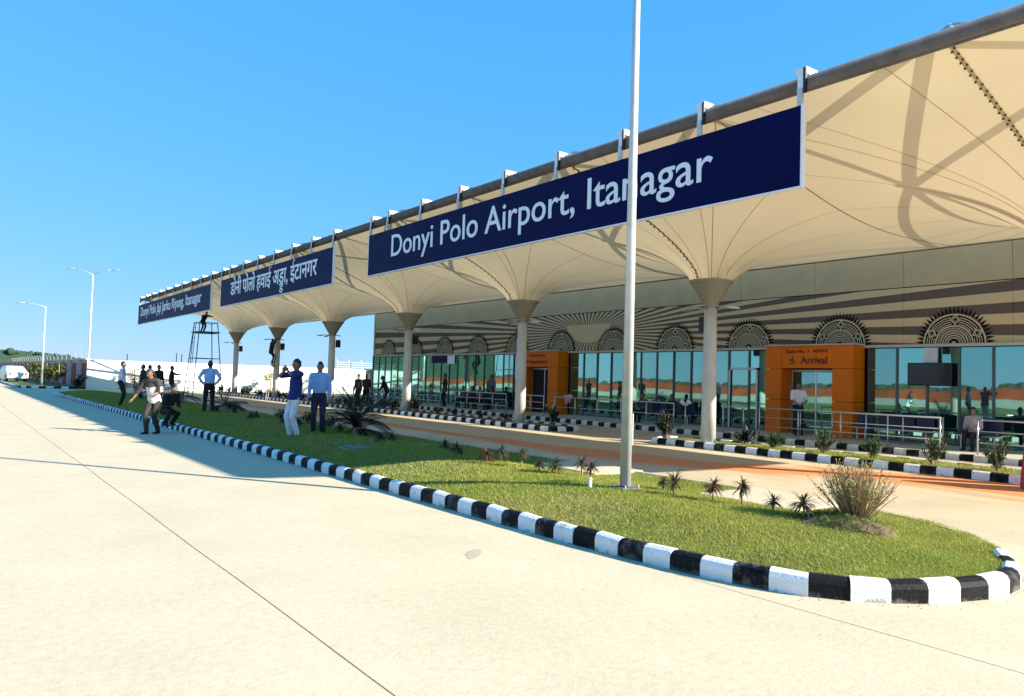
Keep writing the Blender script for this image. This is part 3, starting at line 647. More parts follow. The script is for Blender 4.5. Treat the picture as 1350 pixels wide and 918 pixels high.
# white stub pipe and black cable, round cover
t = thing('stub_pipe', 'short white stub pipe sticking out of the grass by the lamp pole', 'pipe', (6.72, 7.42, .24))
MB().tube((0, 0, -.05), (0, 0, .15), .024, n=10).obj('pipe', M_wpaint, t, True); MB().ball((0, 0, .16), .032, .032, .018).obj('cap', M_wpaint, t, True); MB().ball((0, 0, .0), .05, .05, .03).obj('collar', M_wpaint, t, True)
cov = thing('inspection_cover', 'low dark inspection cover in the shaded grass', 'cover', (6.6, 13.6, .26)); bevelled(MB().box(-.42, .42, -.32, .32, -.08, .03), 'lid', M_tin, .02, 1, cov); bevelled(MB().box(-.5, .5, -.4, .4, -.09, .0), 'rim', M_conc_path, .02, 1, cov)

# ------------------------------------------------------------------ plants
def leaf(mb, base, d, ln, w_, droop, nseg=4, mi=0, up=V(0, 0, 1)):
    d = Vector(d).normalized(); side = d.cross(V(0, 0, 1)); side = side.normalized() if side.length > .01 else V(1, 0, 0); p = Vector(base); vv = []; dd = d.copy()
    for k in range(nseg+1):
        t = k/nseg; wd = w_*(math.sin(math.pi*min(.97, .12+.88*t))**.7); vv += [p-side*wd, p+side*wd]; dd = (dd+V(0, 0, -droop/nseg)).normalized(); p = p+dd*(ln/nseg)
    mb.add(vv, [(2*i, 2*i+1, 2*i+3, 2*i+2) for i in range(nseg)], mi)
def rosette_plant(name, loc, label, cat, m, h=.22, nl=34, ln=.2, w_=.012, group=None, droop=1.2, seed=0, stem_r=.012, low=-.2):
    random.seed(seed); t = thing(name, label, cat, loc, random.uniform(0, 6), group)
    MB().path([(0, 0, -.03), (.01, .01, h*.6), (0, 0, h)], stem_r, 6).obj('stem', M_bark, t, True)
    mb = MB()
    for k in range(nl):
        a = random.uniform(0, 2*math.pi); e = random.uniform(low, 1.3); leaf(mb, (0, 0, h*random.uniform(.75, 1.05)), (math.cos(a)*math.cos(e), math.sin(a)*math.cos(e), math.sin(e)), ln*random.uniform(.7, 1.2), w_, droop)
    mb.obj('foliage', m, t); return t
cor = [(7.06, 11.08, 'in the shade edge, farthest of the sunlit row'), (6.97, 10.15, 'second from the shadow end of the row'), (7.4, 10.34, 'close behind its neighbour near the shadow end'), (7.26, 9.6, 'third along the grass from the shadow'), (7.1, 8.95, 'before the first bare concrete pad'), (7.21, 8.71, 'before the middle of the first concrete pad'), (7.45, 8.42, 'small one right before the white stub pipe'), (6.92, 7.62, 'beside the white stub pipe'), (7.62, 7.0, 'right of the lamp pole base'), (7.24, 6.47, 'second right of the lamp pole'), (7.39, 6.0, 'at the left end of the second concrete pad'), (7.41, 5.6, 'tallest, before the second concrete pad'), (7.23, 5.07, 'left of the bushy sprawling one near the twig bush'), (7.25, 4.72, 'sprawling, nearest to the dry twig bush')]
for k, (x, y, d) in enumerate(cor):
    rosette_plant('cordyline', (x, y, gz(x, y)-.01), 'small dark red spiky plant '+d, 'plant', M_lred if k in (1, 4, 7, 10) else M_lbrown, h=.14+.035*((k*5) % 4), nl=60+9*((k*3) % 4), ln=.13+.022*((k*7) % 4), w_=.0085, droop=1.0+.3*(k % 3), low=-.1, group='dark red spiky plants along the island', seed=40+k)
for k in range(16):
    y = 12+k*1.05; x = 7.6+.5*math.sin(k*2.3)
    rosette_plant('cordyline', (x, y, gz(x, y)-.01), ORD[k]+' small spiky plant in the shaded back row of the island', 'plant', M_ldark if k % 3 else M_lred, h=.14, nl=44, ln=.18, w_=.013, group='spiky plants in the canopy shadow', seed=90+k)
# dry twig bush on a small earth mound
tw = thing('twig_bush', 'dry twiggy bush with sparse yellow green leaves on a low mound', 'bush', (7.72, 4.42, .23))
random.seed(5); mb = MB(); lf = MB()
for k in range(230):
    a = random.uniform(0, 2*math.pi); sp_ = random.uniform(.03, .34)*(1.35 if k % 12 == 0 else 1); hgt = random.uniform(.36, .72)*(1.12-.75*sp_); b0 = V(math.cos(a)*.05, math.sin(a)*.05, -.02)
    p1 = b0+V(math.cos(a)*sp_*.35, math.sin(a)*sp_*.35, hgt*.35); p2 = b0+V(math.cos(a)*sp_*.75, math.sin(a)*sp_*.75, hgt*.7)+V(random.uniform(-.03, .03), random.uniform(-.03, .03), 0); p3 = b0+V(math.cos(a)*sp_*1.05, math.sin(a)*sp_*1.05, hgt)+V(random.uniform(-.05, .05), random.uniform(-.05, .05), 0)
    mb.limb([b0, p1, p2, p3], [.0065, .005, .0035, .002], n=4, caps=False)
    if k % 2: q = p2+V(random.uniform(-.09, .09), random.uniform(-.09, .09), random.uniform(.05, .14)); mb.limb([p1.lerp(p2, .6), q], [.003, .0015], n=3, caps=False)
    for q in range(3 if (k % 3) else 8):
        pp = p2.lerp(p3, random.random()*1.0) ; an = random.uniform(0, 6.3); leaf(lf, pp, (math.cos(an), math.sin(an), random.uniform(-.3, .9)), random.uniform(.03, .065), .009, .6, 2, 0 if random.random() < .8 else 1)
mb.obj('twigs', M_bark, tw); lf.obj('foliage', [M_lyel, M_ldark], tw)
md = MB(); nn = 20; vs_ = [(0, 0, .13)]
for rr_, zz in ((.25, .115), (.42, .06), (.55, -.06)):
    for i in range(nn): a = 2*math.pi*i/nn; q = 1+.12*math.sin(3*a)+.08*math.sin(5*a+1); vs_.append((rr_*q*math.cos(a)*.9, rr_*q*math.sin(a), zz+.012*math.sin(9*a)))
md.add(vs_, [(0, 1+i, 1+(i+1) % nn) for i in range(nn)]+[(1+r_*nn+i, 1+(r_+1)*nn+i, 1+(r_+1)*nn+(i+1) % nn, 1+r_*nn+(i+1) % nn) for r_ in range(2) for i in range(nn)])
o = md.obj('earth_mound', M_soil, None, True, (7.45, 4.45, .215)); o['kind'] = 'structure'
mg = MB()
for k in range(4200):
    a = random.uniform(0, 6.28); r_ = .5*math.sqrt(random.random()); leaf(mg, (7.45+r_*math.cos(a)*.9, 4.45+r_*math.sin(a), .35-.13*(r_/.5)**2), (random.uniform(-1, 1), random.uniform(-1, 1), 1.2), random.uniform(.03, .08), .0032, .8, 2)
o = mg.obj('mound_grass', leafmat('mound_grass_leaf', (.16, .21, .03), (.07, .11, .02))); tag(o, 'taller rough grass on the mound around the twig bush', 'grass', kind='stuff')
# upright leafy shrubs in the near bed
def shrub(loc, label, m, h=.75, rad=.32, nl=240, ll=.16, w_=.014, seed=0, group=None, name='leafy_shrub', nst=16):
    random.seed(seed); t = thing(name, label, 'shrub', loc, random.uniform(0, 6), group); st = MB(); lf = MB(); tips = []
    for k in range(nst):
        a = random.uniform(0, 6.28); s_ = random.uniform(.1, 1)*rad; hh = h*random.uniform(.45, .85)*(1.15-.4*s_/rad); p0 = V(0, 0, -.04); p2 = V(math.cos(a)*s_, math.sin(a)*s_, hh); p1 = p2*.5+V(0, 0, hh*.12); st.limb([p0, p1, p2], [.009, .006, .004], n=4, caps=False); tips.append((p0, p1, p2))
    for k in range(nl):
        p0, p1, p2 = random.choice(tips); u = random.uniform(.25, 1.0); p = p0.lerp(p1, u*2) if u < .5 else p1.lerp(p2, u*2-1); a = random.uniform(0, 6.28); e = random.uniform(.1, 1.25); leaf(lf, p, (math.cos(a)*math.cos(e), math.sin(a)*math.cos(e), math.sin(e)), ll*random.uniform(.6, 1.25), w_, random.uniform(.2, 1.1), 3)
    st.obj('stems', M_bark, t); lf.obj('foliage', m, t); return t
for k, (y, h, d, m) in enumerate([(11.63, .5, 'small green shrub between the two dark ones and the Arrival door', M_lgreen), (10.3, .72, 'tall green narrow-leaved shrub before the rail right of the guard', M_lgreen), (9.07, .62, 'rounded green shrub in the middle of the near bed', M_lgreen), (7.77, .68, 'green shrub below the end of the long rail', M_lgreen), (6.56, .78, 'biggest green shrub beside the red and white barrier', M_lgreen)]):
    shrub((16.55, y, .13), d, m, h, .30+.06*(k % 2), 320, .17, .013, 200+k, 'green shrubs in the near bed')
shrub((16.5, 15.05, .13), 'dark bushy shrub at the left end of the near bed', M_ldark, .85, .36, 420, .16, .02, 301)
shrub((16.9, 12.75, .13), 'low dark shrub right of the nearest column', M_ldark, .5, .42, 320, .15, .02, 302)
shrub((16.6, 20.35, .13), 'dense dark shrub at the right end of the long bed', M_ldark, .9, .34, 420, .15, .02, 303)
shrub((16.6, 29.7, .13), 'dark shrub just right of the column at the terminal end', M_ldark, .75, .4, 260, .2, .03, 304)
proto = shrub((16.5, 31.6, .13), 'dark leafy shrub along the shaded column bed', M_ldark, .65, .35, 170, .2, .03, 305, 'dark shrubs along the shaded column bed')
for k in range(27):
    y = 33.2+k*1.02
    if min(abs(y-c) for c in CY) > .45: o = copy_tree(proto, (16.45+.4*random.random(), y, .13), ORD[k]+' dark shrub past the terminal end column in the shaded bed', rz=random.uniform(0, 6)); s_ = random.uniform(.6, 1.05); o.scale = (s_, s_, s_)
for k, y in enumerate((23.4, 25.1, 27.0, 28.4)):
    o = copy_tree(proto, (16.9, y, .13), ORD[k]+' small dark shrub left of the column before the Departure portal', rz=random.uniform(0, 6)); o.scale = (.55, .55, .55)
# palms on the island
def sago(loc, label, r=.9, nf=26, seed=0, h=.35):
    random.seed(seed); t = thing('sago_palm', label, 'palm', loc); MB().limb([(0, 0, -.05), (0, 0, h)], [.13, .10], n=10).obj('trunk', M_bark, t, True)
    for k in range(nf):
        a = 2*math.pi*k/nf+random.uniform(-.1, .1); e = random.choice((.35, .7, 1.0, 1.25))+random.uniform(-.1, .1); mb = MB(); p = V(0, 0, h); d = V(math.cos(a)*math.cos(e), math.sin(a)*math.cos(e), math.sin(e)); n_ = 20; pts = [p]
        for q in range(n_): d = (d+V(0, 0, -.055)).normalized(); p = p+d*(r/n_); pts.append(p)
        mb.path(pts, .008, 3)
        for q in range(2, n_+1):
            dd = (pts[q]-pts[q-1]).normalized(); s = dd.cross(V(0, 0, 1)).normalized(); L_ = r*.22*math.sin(math.pi*(q/(n_+1)))**.6
            for sg in (-1, 1): leaf(mb, pts[q], s*sg+dd*.5+V(0, 0, .25), L_, .016, .7, 2)
        mb.obj('frond', M_ldark, t)
    return t
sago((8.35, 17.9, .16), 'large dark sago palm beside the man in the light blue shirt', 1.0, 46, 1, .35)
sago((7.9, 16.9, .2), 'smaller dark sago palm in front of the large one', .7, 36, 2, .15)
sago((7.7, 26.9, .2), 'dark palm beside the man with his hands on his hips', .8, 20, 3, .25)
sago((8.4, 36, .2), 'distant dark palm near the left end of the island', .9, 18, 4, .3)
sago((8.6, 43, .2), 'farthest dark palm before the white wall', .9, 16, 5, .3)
for k, (y, x) in enumerate([(29.5, 8.8), (31, 9.0), (22.5, 8.9), (24.2, 8.7), (20.6, 8.8)]):
    o = copy_tree(proto, (x, y, .17), ['low dark shrub behind the hands-on-hips man', 'low dark shrub farthest along the back edge', 'low dark shrub behind the navy vest man', 'low dark shrub between the two posing groups', 'low dark shrub behind the large sago palm'][k]+' on the island'); o['group'] = 'low dark shrubs on the back edge of the island'; o.scale = (.8, .8, .6)

# ------------------------------------------------------------------ railings
def railing(y0, y1, x, label, group=None, h=.86, bars=(.86, .58, .30), depth=None, sp_=1.25):
    t = thing('railing', label, 'railing', (x, y0, .148), 0, group); L = y1-y0; n = max(1, round(L/sp_))
    for k in range(n+1): MB().tube((0, L*k/n, 0), (0, L*k/n, h), .021, n=8).obj('post', M_inox, t, True); 
    for b in bars: MB().tube((0, -.02, b), (0, L+.02, b), .022 if b == bars[0] else .014, n=8).obj('rail', M_inox, t, True)
    if depth:
        for b in bars: MB().tube((0, 0, b), (depth, 0, b), .018, n=8).obj('rail', M_inox, t, True)
        MB().tube((depth, 0, 0), (depth, 0, h), .021, n=8).obj('post', M_inox, t, True)
    return t
RG = 'steel railings in front of the terminal'
railing(9.55, 15.0, 20.62, 'long steel railing before the Arrival portal, passing the guard', RG)
railing(5.0, 8.65, 20.62, 'steel railing at the right edge beside the seated man', RG)
railing(15.6, 16.4, 20.62, 'short single steel hoop rail left of the Arrival portal', RG, .86, (.86,), None, .8)
railing(18.6, 25.2, 20.7, 'steel railing between the two orange portals behind the lamp pole', RG, .86, (.86, .45))
railing(26.3, 28.2, 21.0, 'short steel railing in front of the Departure portal', RG, .86, (.86, .58, .30))
railing(29.5, 34.0, 21.3, 'steel railing left of the Departure portal', RG)
railing(35.5, 42.0, 21.3, 'steel railing before the far left glazing', RG)
railing(44.0, 47.0, 20.9, 'farthest steel railing at the terminal corner', RG, .86, (.86, .58, .30), 1.2)
railing(10.2, 14.6, 22.2, 'second inner steel rail right behind the long railing', RG, .8, (.8, .4))
def cloth(loc, label, c):
    m = mat('cloth_'+str(len(MC)), c, .9, var=.2, vscale=8); t = thing('draped_cloth', label, 'cloth', loc); mb = MB(); random.seed(int(loc[1]*10))
    for sx in (-1, 1): mb.limb([(sx*.02, -.22, .02), (sx*.035, -.08, .05), (sx*.03, .08, .03), (sx*.05, .22, .04)], [(.03, .05), (.05, .10), (.04, .09), (.03, .05)], side=(1, 0, 0), n=9)
    for q in range(3): mb.limb([(-.03, -.15+.13*q, .04), (-.05, -.13+.13*q, -.1), (-.04, -.12+.13*q, -.18-.04*q)], [(.03, .05), (.025, .06), (.012, .04)], side=(1, 0, 0), n=8)
    mb.obj('folds', m, t, True); return t
cloth((20.7, 24.3, 1.0), 'pinkish white cloth draped over the railing left of the lamp pole', (.6, .35, .38))
pf = thing('pedestal_stand', 'thin post with a white double bundle on top, left of the nearest column', 'stand', (20.5, 17.9, .148))
MB().tube((0, 0, 0), (0, 0, .86), .02, n=8).obj('post', M_inox, pf, True); MB().limb([(0, 0, 0), (0, 0, .02)], [.16, .15], n=16, caps=False).obj('foot', M_steel, pf)
for s_ in (-1, 1): MB().limb([(0, s_*.05, .84), (-.02, s_*.15, .95), (0, s_*.22, .90)], [(.04, .05), (.07, .09), (.03, .04)], n=9).obj('bundle', M_wpaint, pf, True)
# benches
def bench(y, x, n, label):
    t = thing('waiting_bench', label, 'bench', (x, y, .148)); 
    for k in range(n):
        s = MB(); s.box(-.24, .22, k*.56+.02, k*.56+.52, .40, .44); bevelled(s, 'seat', M_navyseat, .01, 1, t); s = MB(); s.box(.20, .24, k*.56+.02, k*.56+.52, .46, .86); bevelled(s, 'backrest', M_navyseat, .01, 1, t)
    L = n*.56; MB().box(-.03, .03, 0, L, .35, .40).obj('beam', M_steel, t)
    for y_ in (.15, L-.15): MB().box(-.22, .22, y_-.02, y_+.02, 0, .03).obj('leg', M_steel, t); MB().box(-.02, .02, y_-.02, y_+.02, .03, .36).obj('leg', M_steel, t)
    return t
bench(10.7, 22.6, 3, 'dark blue waiting bench under the wall display screen'); bench(12.5, 22.6, 1, 'dark blue waiting bench beside the right side of the Arrival portal')
bench(31.6, 22.3, 6, 'dark waiting bench with seated travellers left of the Departure portal'); bench(8.8, 22.3, 2, 'waiting bench of the seated man in white'); bench(19.4, 22.5, 5, 'dark waiting bench behind the lamp pole')

# ------------------------------------------------------------------ people
def remesh(mb, name, m, parent, vox):
    me = mb.mesh(name); o = link(name, me); md_ = o.modifiers.new('r', 'REMESH'); md_.mode = 'VOXEL'; md_.voxel_size = vox; md_.use_smooth_shade = True
    dg = bpy.context.evaluated_depsgraph_get(); ev = bpy.data.meshes.new_from_object(o.evaluated_get(dg)); bpy.data.objects.remove(o); bpy.data.meshes.remove(me); ev.name = name
    bm = bmesh.new(); bm.from_mesh(ev); bmesh.ops.smooth_vert(bm, verts=bm.verts, factor=.5, use_axis_x=True, use_axis_y=True, use_axis_z=True); bm.to_mesh(ev); bm.free()
    ev.polygons.foreach_set('use_smooth', [True]*len(ev.polygons)); ev.materials.clear(); ev.materials.append(m); return link(name, ev, parent)
def ik(S, T, a, b, hint):
    d = T-S; L = min(d.length, (a+b)*.995); dn = d.normalized(); x = (a*a-b*b+L*L)/(2*L); h = math.sqrt(max(0, a*a-x*x)); hv = Vector(hint); hv = (hv-dn*hv.dot(dn)); hv = hv.normalized() if hv.length > 1e-4 else V(0, 1, 0)
    return S+dn*x+hv*h, S+dn*L
def cloth_mat(c): return mat('cloth_%.3f_%.3f_%.3f' % c, c, .85, var=.18, vscale=9, bump=1.0, bscale=13)
def person(label, loc, face, shirt, trousers, H=1.70, lean=0, pz=.93, hands=None, feet=None, elbow=None, head=(0, 0), near=False, long_sleeve=False, vox=None, skin=None, shoes=(.012, .012, .014), neckscarf=None, hairlong=False, kneehint=(0, 1, 0), twist=0, cap=None, untucked=False):
    """local frame: +Y is where the person faces, +X their right"""
    t = thing('person', label, 'person', loc, face-R(90)); s = H/1.70; vox = vox or (.0105 if near else .016); skin = skin or M_skin
    up = V(0, math.sin(R(lean)), math.cos(R(lean))); fw = V(0, math.cos(R(lean)), -math.sin(R(lean))); rt = V(math.cos(R(twist)), math.sin(R(twist)), 0); P = V(0, 0, pz)
    hips = [P+V(.09, 0, -.03), P+V(-.09, 0, -.03)]; C = P+up*.33; SH = P+up*.49; sho = [SH+rt*.185, SH-rt*.185]; NK = P+up*.56
    hd = V(math.sin(R(head[0]))*math.cos(R(head[1])), math.cos(R(head[0]))*math.cos(R(head[1])), -math.sin(R(head[1]))); HC = NK+up*.10+V(0, .015, .03); hr = hd.cross(V(0, 0, 1)).normalized(); hu = hr.cross(hd)
    feet = feet or [(.10, .02), (-.10, -.02)]; hands = hands or [(.27, .06, .80), (-.27, .06, .80)]; elbow = elbow or [(.5, -1, -.2), (-.5, -1, -.2)]
    kn, an, el, wr = [], [], [], []
    for i in range(2):
        f = V(feet[i][0], feet[i][1], .085+(feet[i][2] if len(feet[i]) > 2 else 0)); k, a = ik(hips[i], f, .43, .42, kneehint); kn.append(k); an.append(a)
        e, w_ = ik(sho[i], V(*hands[i]), .285, .25, elbow[i]); el.append(e); wr.append(w_)
    body = MB()
    body.limb([P-up*.05, P+up*.12, C, P+up*.46], [(.15, .105), (.128, .095), (.155, .11), (.13, .085)], side=rt, n=14)
    body.limb([P+up*.45, NK+up*.04, HC-hu*.03], [.062, .056, .055], n=10)
    body.limb([sho[0], SH, sho[1]], [.058, .075, .058], n=10)
    bh = [(0, 0)]
    body.limb([HC-hu*.085+hd*.045, HC-hu*.06+hd*.03, HC-hu*.01+hd*.008, HC+hu*.045-hd*.002, HC+hu*.085-hd*.005], [(.028, .03), (.054, .062), (.069, .088), (.071, .092), (.05, .065)], side=hr, n=14)
    body.limb([HC+hd*.085+hu*.015, HC+hd*.105-hu*.022], [(.010, .010), (.016, .013)], side=hr, n=8)
    body.limb([HC+hd*.078-hu*.052-hr*.02, HC+hd*.084-hu*.052, HC+hd*.078-hu*.052+hr*.02], [.006, .009, .006], n=6)
    for q in (-1, 1): body.limb([HC+hr*q*.072-hu*.025, HC+hr*q*.080+hu*.012], [(.010, .018), (.010, .02)], side=hr, n=8)
    for i in range(2):
        sg = 1 if i == 0 else -1
        body.limb([sho[i], sho[i].lerp(el[i], .5), el[i], el[i].lerp(wr[i], .35), wr[i]], [.054, .047, .038, .039, .026], n=10)
        fd = (wr[i]-el[i]).normalized(); ps = fd.cross(V(0, 0, 1)); ps = ps.normalized() if ps.length > .2 else V(1, 0, 0); ps = ps*sg; pn = fd.cross(ps).normalized()
        if abs(fd.z) > .75: ps = V(0, 1, 0)-fd*fd.y; ps = ps.normalized(); pn = fd.cross(ps).normalized()*sg
        body.limb([wr[i], wr[i]+fd*.045, wr[i]+fd*.085], [(.026, .019), (.038, .016), (.040, .015)], side=ps, n=10)
        fr_ = .0092 if near else .0115
        for q, (o_, l_) in enumerate(((-.030, .062), (-.010, .075), (.010, .080), (.030, .070))):
            b0 = wr[i]+fd*.082+ps*o_; b1 = b0+fd*l_*.5+pn*.008; b2 = b1+fd*l_*.45+pn*.024; body.limb([b0, b1, b2], [fr_, fr_, fr_*.85], n=6)
        b0 = wr[i]+fd*.03+ps*.028; body.limb([b0, b0+ps*.028+fd*.028, b0+ps*.034+fd*.058+pn*.01], [fr_*1.2, fr_*1.1, fr_], n=6)
        body.limb([hips[i], hips[i].lerp(kn[i], .45), kn[i], kn[i].lerp(an[i], .35), an[i]], [.082, .074, .052, .053, .036], n=10)
        fdr = V(0, 1, 0); body.limb([an[i]-V(0, .03, .045), an[i]+V(0, .06, -.05), an[i]+V(0, .15, -.062)], [(.033, .032), (.04, .027), (.036, .017)], side=(1, 0, 0), n=10)
    for v in range(len(body.v)): body.v[v] = tuple(c*s for c in body.v[v])
    o = remesh(body, 'body', skin, t, vox*s)
    def fin(mb, name, m, vx=None):
        mb.v = [tuple(c*s for c in v) for v in mb.v]; return remesh(mb, name, m, t, (vx or vox)*s)
    sh = MB(); wob = .008
    sh.limb([P-up*.07, P+up*.02, P+up*.14, C, P+up*.42, P+up*.49] if untucked else [P+up*.02, P+up*.08, P+up*.15, C, P+up*.42, P+up*.49], [(.182, .152), (.176, .144), (.162, .13), (.178, .132), (.165, .11), (.11, .08)] if untucked else [(.14, .105), (.158, .122), (.163, .132), (.180, .134), (.165, .11), (.11, .08)], side=rt, n=16, cl=.12); sh.limb([P+up*.48, P+up*.535], [.082, .07], n=12); sh.limb([sho[0]*1.0, SH+up*.012, sho[1]], [.072, .088, .072], n=10)
    for i in range(2):
        if long_sleeve: sh.limb([sho[i], sho[i].lerp(el[i], .5), el[i], el[i].lerp(wr[i], .5), el[i].lerp(wr[i], .92)], [.072, .062, .055, .046, .037], n=10)
        else: sh.limb([sho[i], sho[i].lerp(el[i], .5), sho[i].lerp(el[i], .85)], [.072, .066, .064], n=10)
    fin(sh, 'shirt', cloth_mat(shirt))
    tr = MB(); tr.limb([P+up*(.0 if untucked else .085), P-up*.02, P-V(0, 0, .10)], [(.162, .126), (.170, .130), (.15, .11)], side=rt, n=14, cl=.15)
    for i in range(2): tr.limb([hips[i], hips[i].lerp(kn[i], .45), kn[i], kn[i].lerp(an[i], .4), kn[i].lerp(an[i], .97)], [.092, .086, .068, .068, .060], n=10)
    fin(tr, 'trousers', cloth_mat(trousers))
    if neckscarf:
        hm = MB(); hm.limb([P+up*.37, P+up*.42, P+up*.50], [(.190, .142), (.178, .122), (.12, .09)], side=rt, n=16, cl=.1); hm.limb([sho[0], SH+up*.012, sho[1]], [.082, .095, .082], n=10)
        for i in range(2): hm.limb([sho[i], sho[i].lerp(el[i], .5), el[i].lerp(wr[i], .3)], [.08, .068, .05], n=10)
        fin(hm, 'jacket', cloth_mat(neckscarf))
    for i in range(2):
        sb = MB(); sb.limb([an[i]+V(0, -.035, -.045), an[i]+V(0, .05, -.05), an[i]+V(0, .175, -.062)], [(.042, .040), (.05, .034), (.042, .022)], side=(1, 0, 0), n=12); sb.v = [tuple(c*s for c in v) for v in sb.v]; sb.obj('shoe', cloth_mat(shoes), t, True)
    hb = MB()
    hb.limb([HC+hu*.015-hd*.035, HC+hu*.055-hd*.018, HC+hu*.095-hd*.008], [(.079, .076), (.080, .094), (.056, .07)], side=hr, n=16)
    hb.limb([HC+hu*.085+hd*.055, HC+hu*.10+hd*.02], [(.05, .02), (.06, .03)], side=hr, n=10)
    hb.limb([HC-hu*.02-hd*.06, HC-hu*.055-hd*.05], [(.06, .04), (.045, .03)], side=hr, n=10)
    if hairlong: hb.limb([HC-hd*.05+hu*.02, HC-hd*.09-hu*.1, HC-hd*.06-hu*.2], [(.085, .06), (.09, .06), (.05, .04)], side=hr, n=10)
    fin(hb, 'hair', M_hair if not cap else cloth_mat(cap), .012)
    if near:
        for q in (-1, 1): e_ = MB(); e_.ball((HC+hd*.080+hu*.018+hr*q*.030)*s, .011*s, .008*s, .007*s, 8, 6); e_.obj('eye', M_eye, t, True); e_ = MB(); e_.limb([(HC+hd*.088+hu*.036+hr*q*.016)*s, (HC+hd*.084+hu*.040+hr*q*.044)*s], [.004*s, .003*s], n=5); e_.obj('eyebrow', M_hair, t)
    t['_w'] = 1; del t['_w']
    return t, wr, s
def dirang(dx, dy): return math.atan2(dy, dx)
TOCAM = lambda x, y: math.atan2(-y, -x)
LBLUE = (.26, .42, .70); WHITE = (.72, .72, .74); DARK = (.010, .010, .014); NAVY = (.012, .02, .14)
# man in navy vest and white trousers, phone raised to his eye, facing left
x, y = 6.30, 16.75
p, wr, s = person('man in navy vest and white trousers holding a phone up to his face', (x, y, .19), TOCAM(x, y)-R(62), NAVY, WHITE, 1.72, -2, .93, hands=[(.03, .24, 1.50), (-.09, .25, 1.50)], elbow=[(1, .2, -.6), (-1, .2, -.6)], feet=[(.09, .03), (-.09, -.05)], near=True, head=(0, 3), long_sleeve=False, untucked=True)
ph = thing('phone', 'dark phone held up by the man in the navy vest', 'phone', p.matrix_world @ V(0, 0, 0)); ph.location = (x, y, .19); ph.rotation_euler.z = p.rotation_euler.z
bevelled(MB().box(-.105, .055, .30, .309, 1.50, 1.585), 'phone_body', M_blackp, .003, 1, ph); MB().box(-.10, .05, .298, .2995, 1.505, 1.58).obj('phone_screen', M_screen, ph)
x, y = 7.05, 17.2
person('man in a light blue shirt and dark trousers facing the camera', (x, y, .22), TOCAM(x, y)-R(6), LBLUE, (.02, .018, .04), 1.66, 0, .93, near=True, long_sleeve=True, feet=[(.11, .02), (-.11, 0)], hands=[(.24, .10, .84), (-.26, .05, .80)], head=(4, 2))
x, y = 7.05, 26.5
person('man seen from behind in a pale blue shirt with hands on his hips', (x, y, .22), TOCAM(x, y)+R(180), (.32, .48, .78), DARK, 1.72, 0, .93, near=True, long_sleeve=True, hands=[(.19, -.02, .99), (-.19, -.02, .99)], elbow=[(1, -.6, 0), (-1, -.6, 0)], feet=[(.13, 0), (-.13, .03)])
x, y = 4.35, 21.4
person('striding person in dark top with white shirt hem, on the road by the kerb', (x, y, 0), dirang(-.75, -.66), (.74, .73, .70), (.035, .026, .022), 1.66, 17, .90, near=True, long_sleeve=False, hands=[(.50, .35, .72), (-.16, .30, 1.02)], feet=[(.06, .17), (-.06, -.13)], head=(10, 20), untucked=True, elbow=[(.3, -1, 0), (-.5, -1, 0)], hairlong=True, neckscarf=(.05, .042, .036))
x, y = 4.75, 21.95
person('person in black squatting behind the striding one', (x, y, .17), dirang(.35, -.9), DARK, DARK, 1.6, 30, .42, hands=[(.14, .50, .55), (-.14, .48, .55)], feet=[(.14, .22), (-.14, .10)], head=(0, 15), kneehint=(0, 1, .6), long_sleeve=True)
x, y = 5.6, 33.6
person('man in a white shirt and black trousers standing on the grass at the far left', (x, y, .18), dirang(.9, -.4), (.62, .63, .66), DARK, 1.70, 3, .93, long_sleeve=True, hands=[(.22, .2, .86), (-.25, .1, .82)])
far = [((7.3, 38.5), 'dark-clothed person on the left of the pair by the white wall', (.05, .05, .06), 150, {}), ((7.95, 40.4), 'dark-clothed person on the right of the pair by the white wall', (.03, .03, .035), 30, {}), ((7.9, 38.2), 'person in black standing behind the striding one', DARK, -60, {}),
       ((9.3, 42.0), 'person in black pointing towards the scaffold', DARK, -20, dict(hands=[(.18, .50, 1.36), (-.22, .1, .82)], elbow=[(.4, -.6, -1), (-.5, -1, 0)])),
       ((16.9, 36.2), 'person in dark clothes leftmost of the trio by the terminal corner', DARK, 200, {}), ((17.9, 37.4), 'person in dark clothes middle of the trio by the terminal corner', (.03, .025, .03), 240, {}), ((18.6, 36.4), 'person in dark clothes bending over near the terminal corner', DARK, 150, dict(lean=22, hands=[(.2, .4, .95), (-.2, .4, .9)]))]
for (xy, lb, c, a, kw) in far: person(lb, (*xy, .14 if xy[0] < 10 else .01), R(a), c, DARK, 1.68, long_sleeve=True, vox=.022, **kw)
x, y = 22.3, 14.75
person('guard in a white shirt and dark trousers standing in front of the Arrival portal', (x, y, .15), TOCAM(x, y)+R(12), (.74, .72, .74), (.018, .018, .024), 1.66, 0, .93, near=True, hands=[(.06, .24, 1.03), (-.10, .24, 1.05)], elbow=[(.8, -.3, -.5), (-.8, -.3, -.5)], head=(-6, 3), vox=.013)
def seated(label, loc, face, c, tc=DARK, vox=.022, **kw): return person(label, loc, face, c, tc, 1.52, 6, .46, feet=[(.12, .42), (-.12, .40)], hands=[(.14, .30, .66), (-.12, .32, .64)], vox=vox, kneehint=(0, 1, 1), **kw)
seated('seated man in a white shirt at the right behind the railing end', (22.1, 9.35, .15), R(180), (.40, .33, .36), vox=.015, long_sleeve=True)
for k, (yy, c, d) in enumerate([(31.9, (.04, .04, .05), 'rightmost seated traveller, dark clothes, nearest the Departure portal'), (32.9, (.16, .16, .17), 'seated traveller in grey, second from the Departure portal'), (33.6, (.02, .02, .025), 'seated traveller in black, third from the Departure portal'), (34.5, (.10, .10, .12), 'leftmost seated traveller on the bench left of the Departure portal')]): seated(d, (22.15, yy, .15), R(180), c)
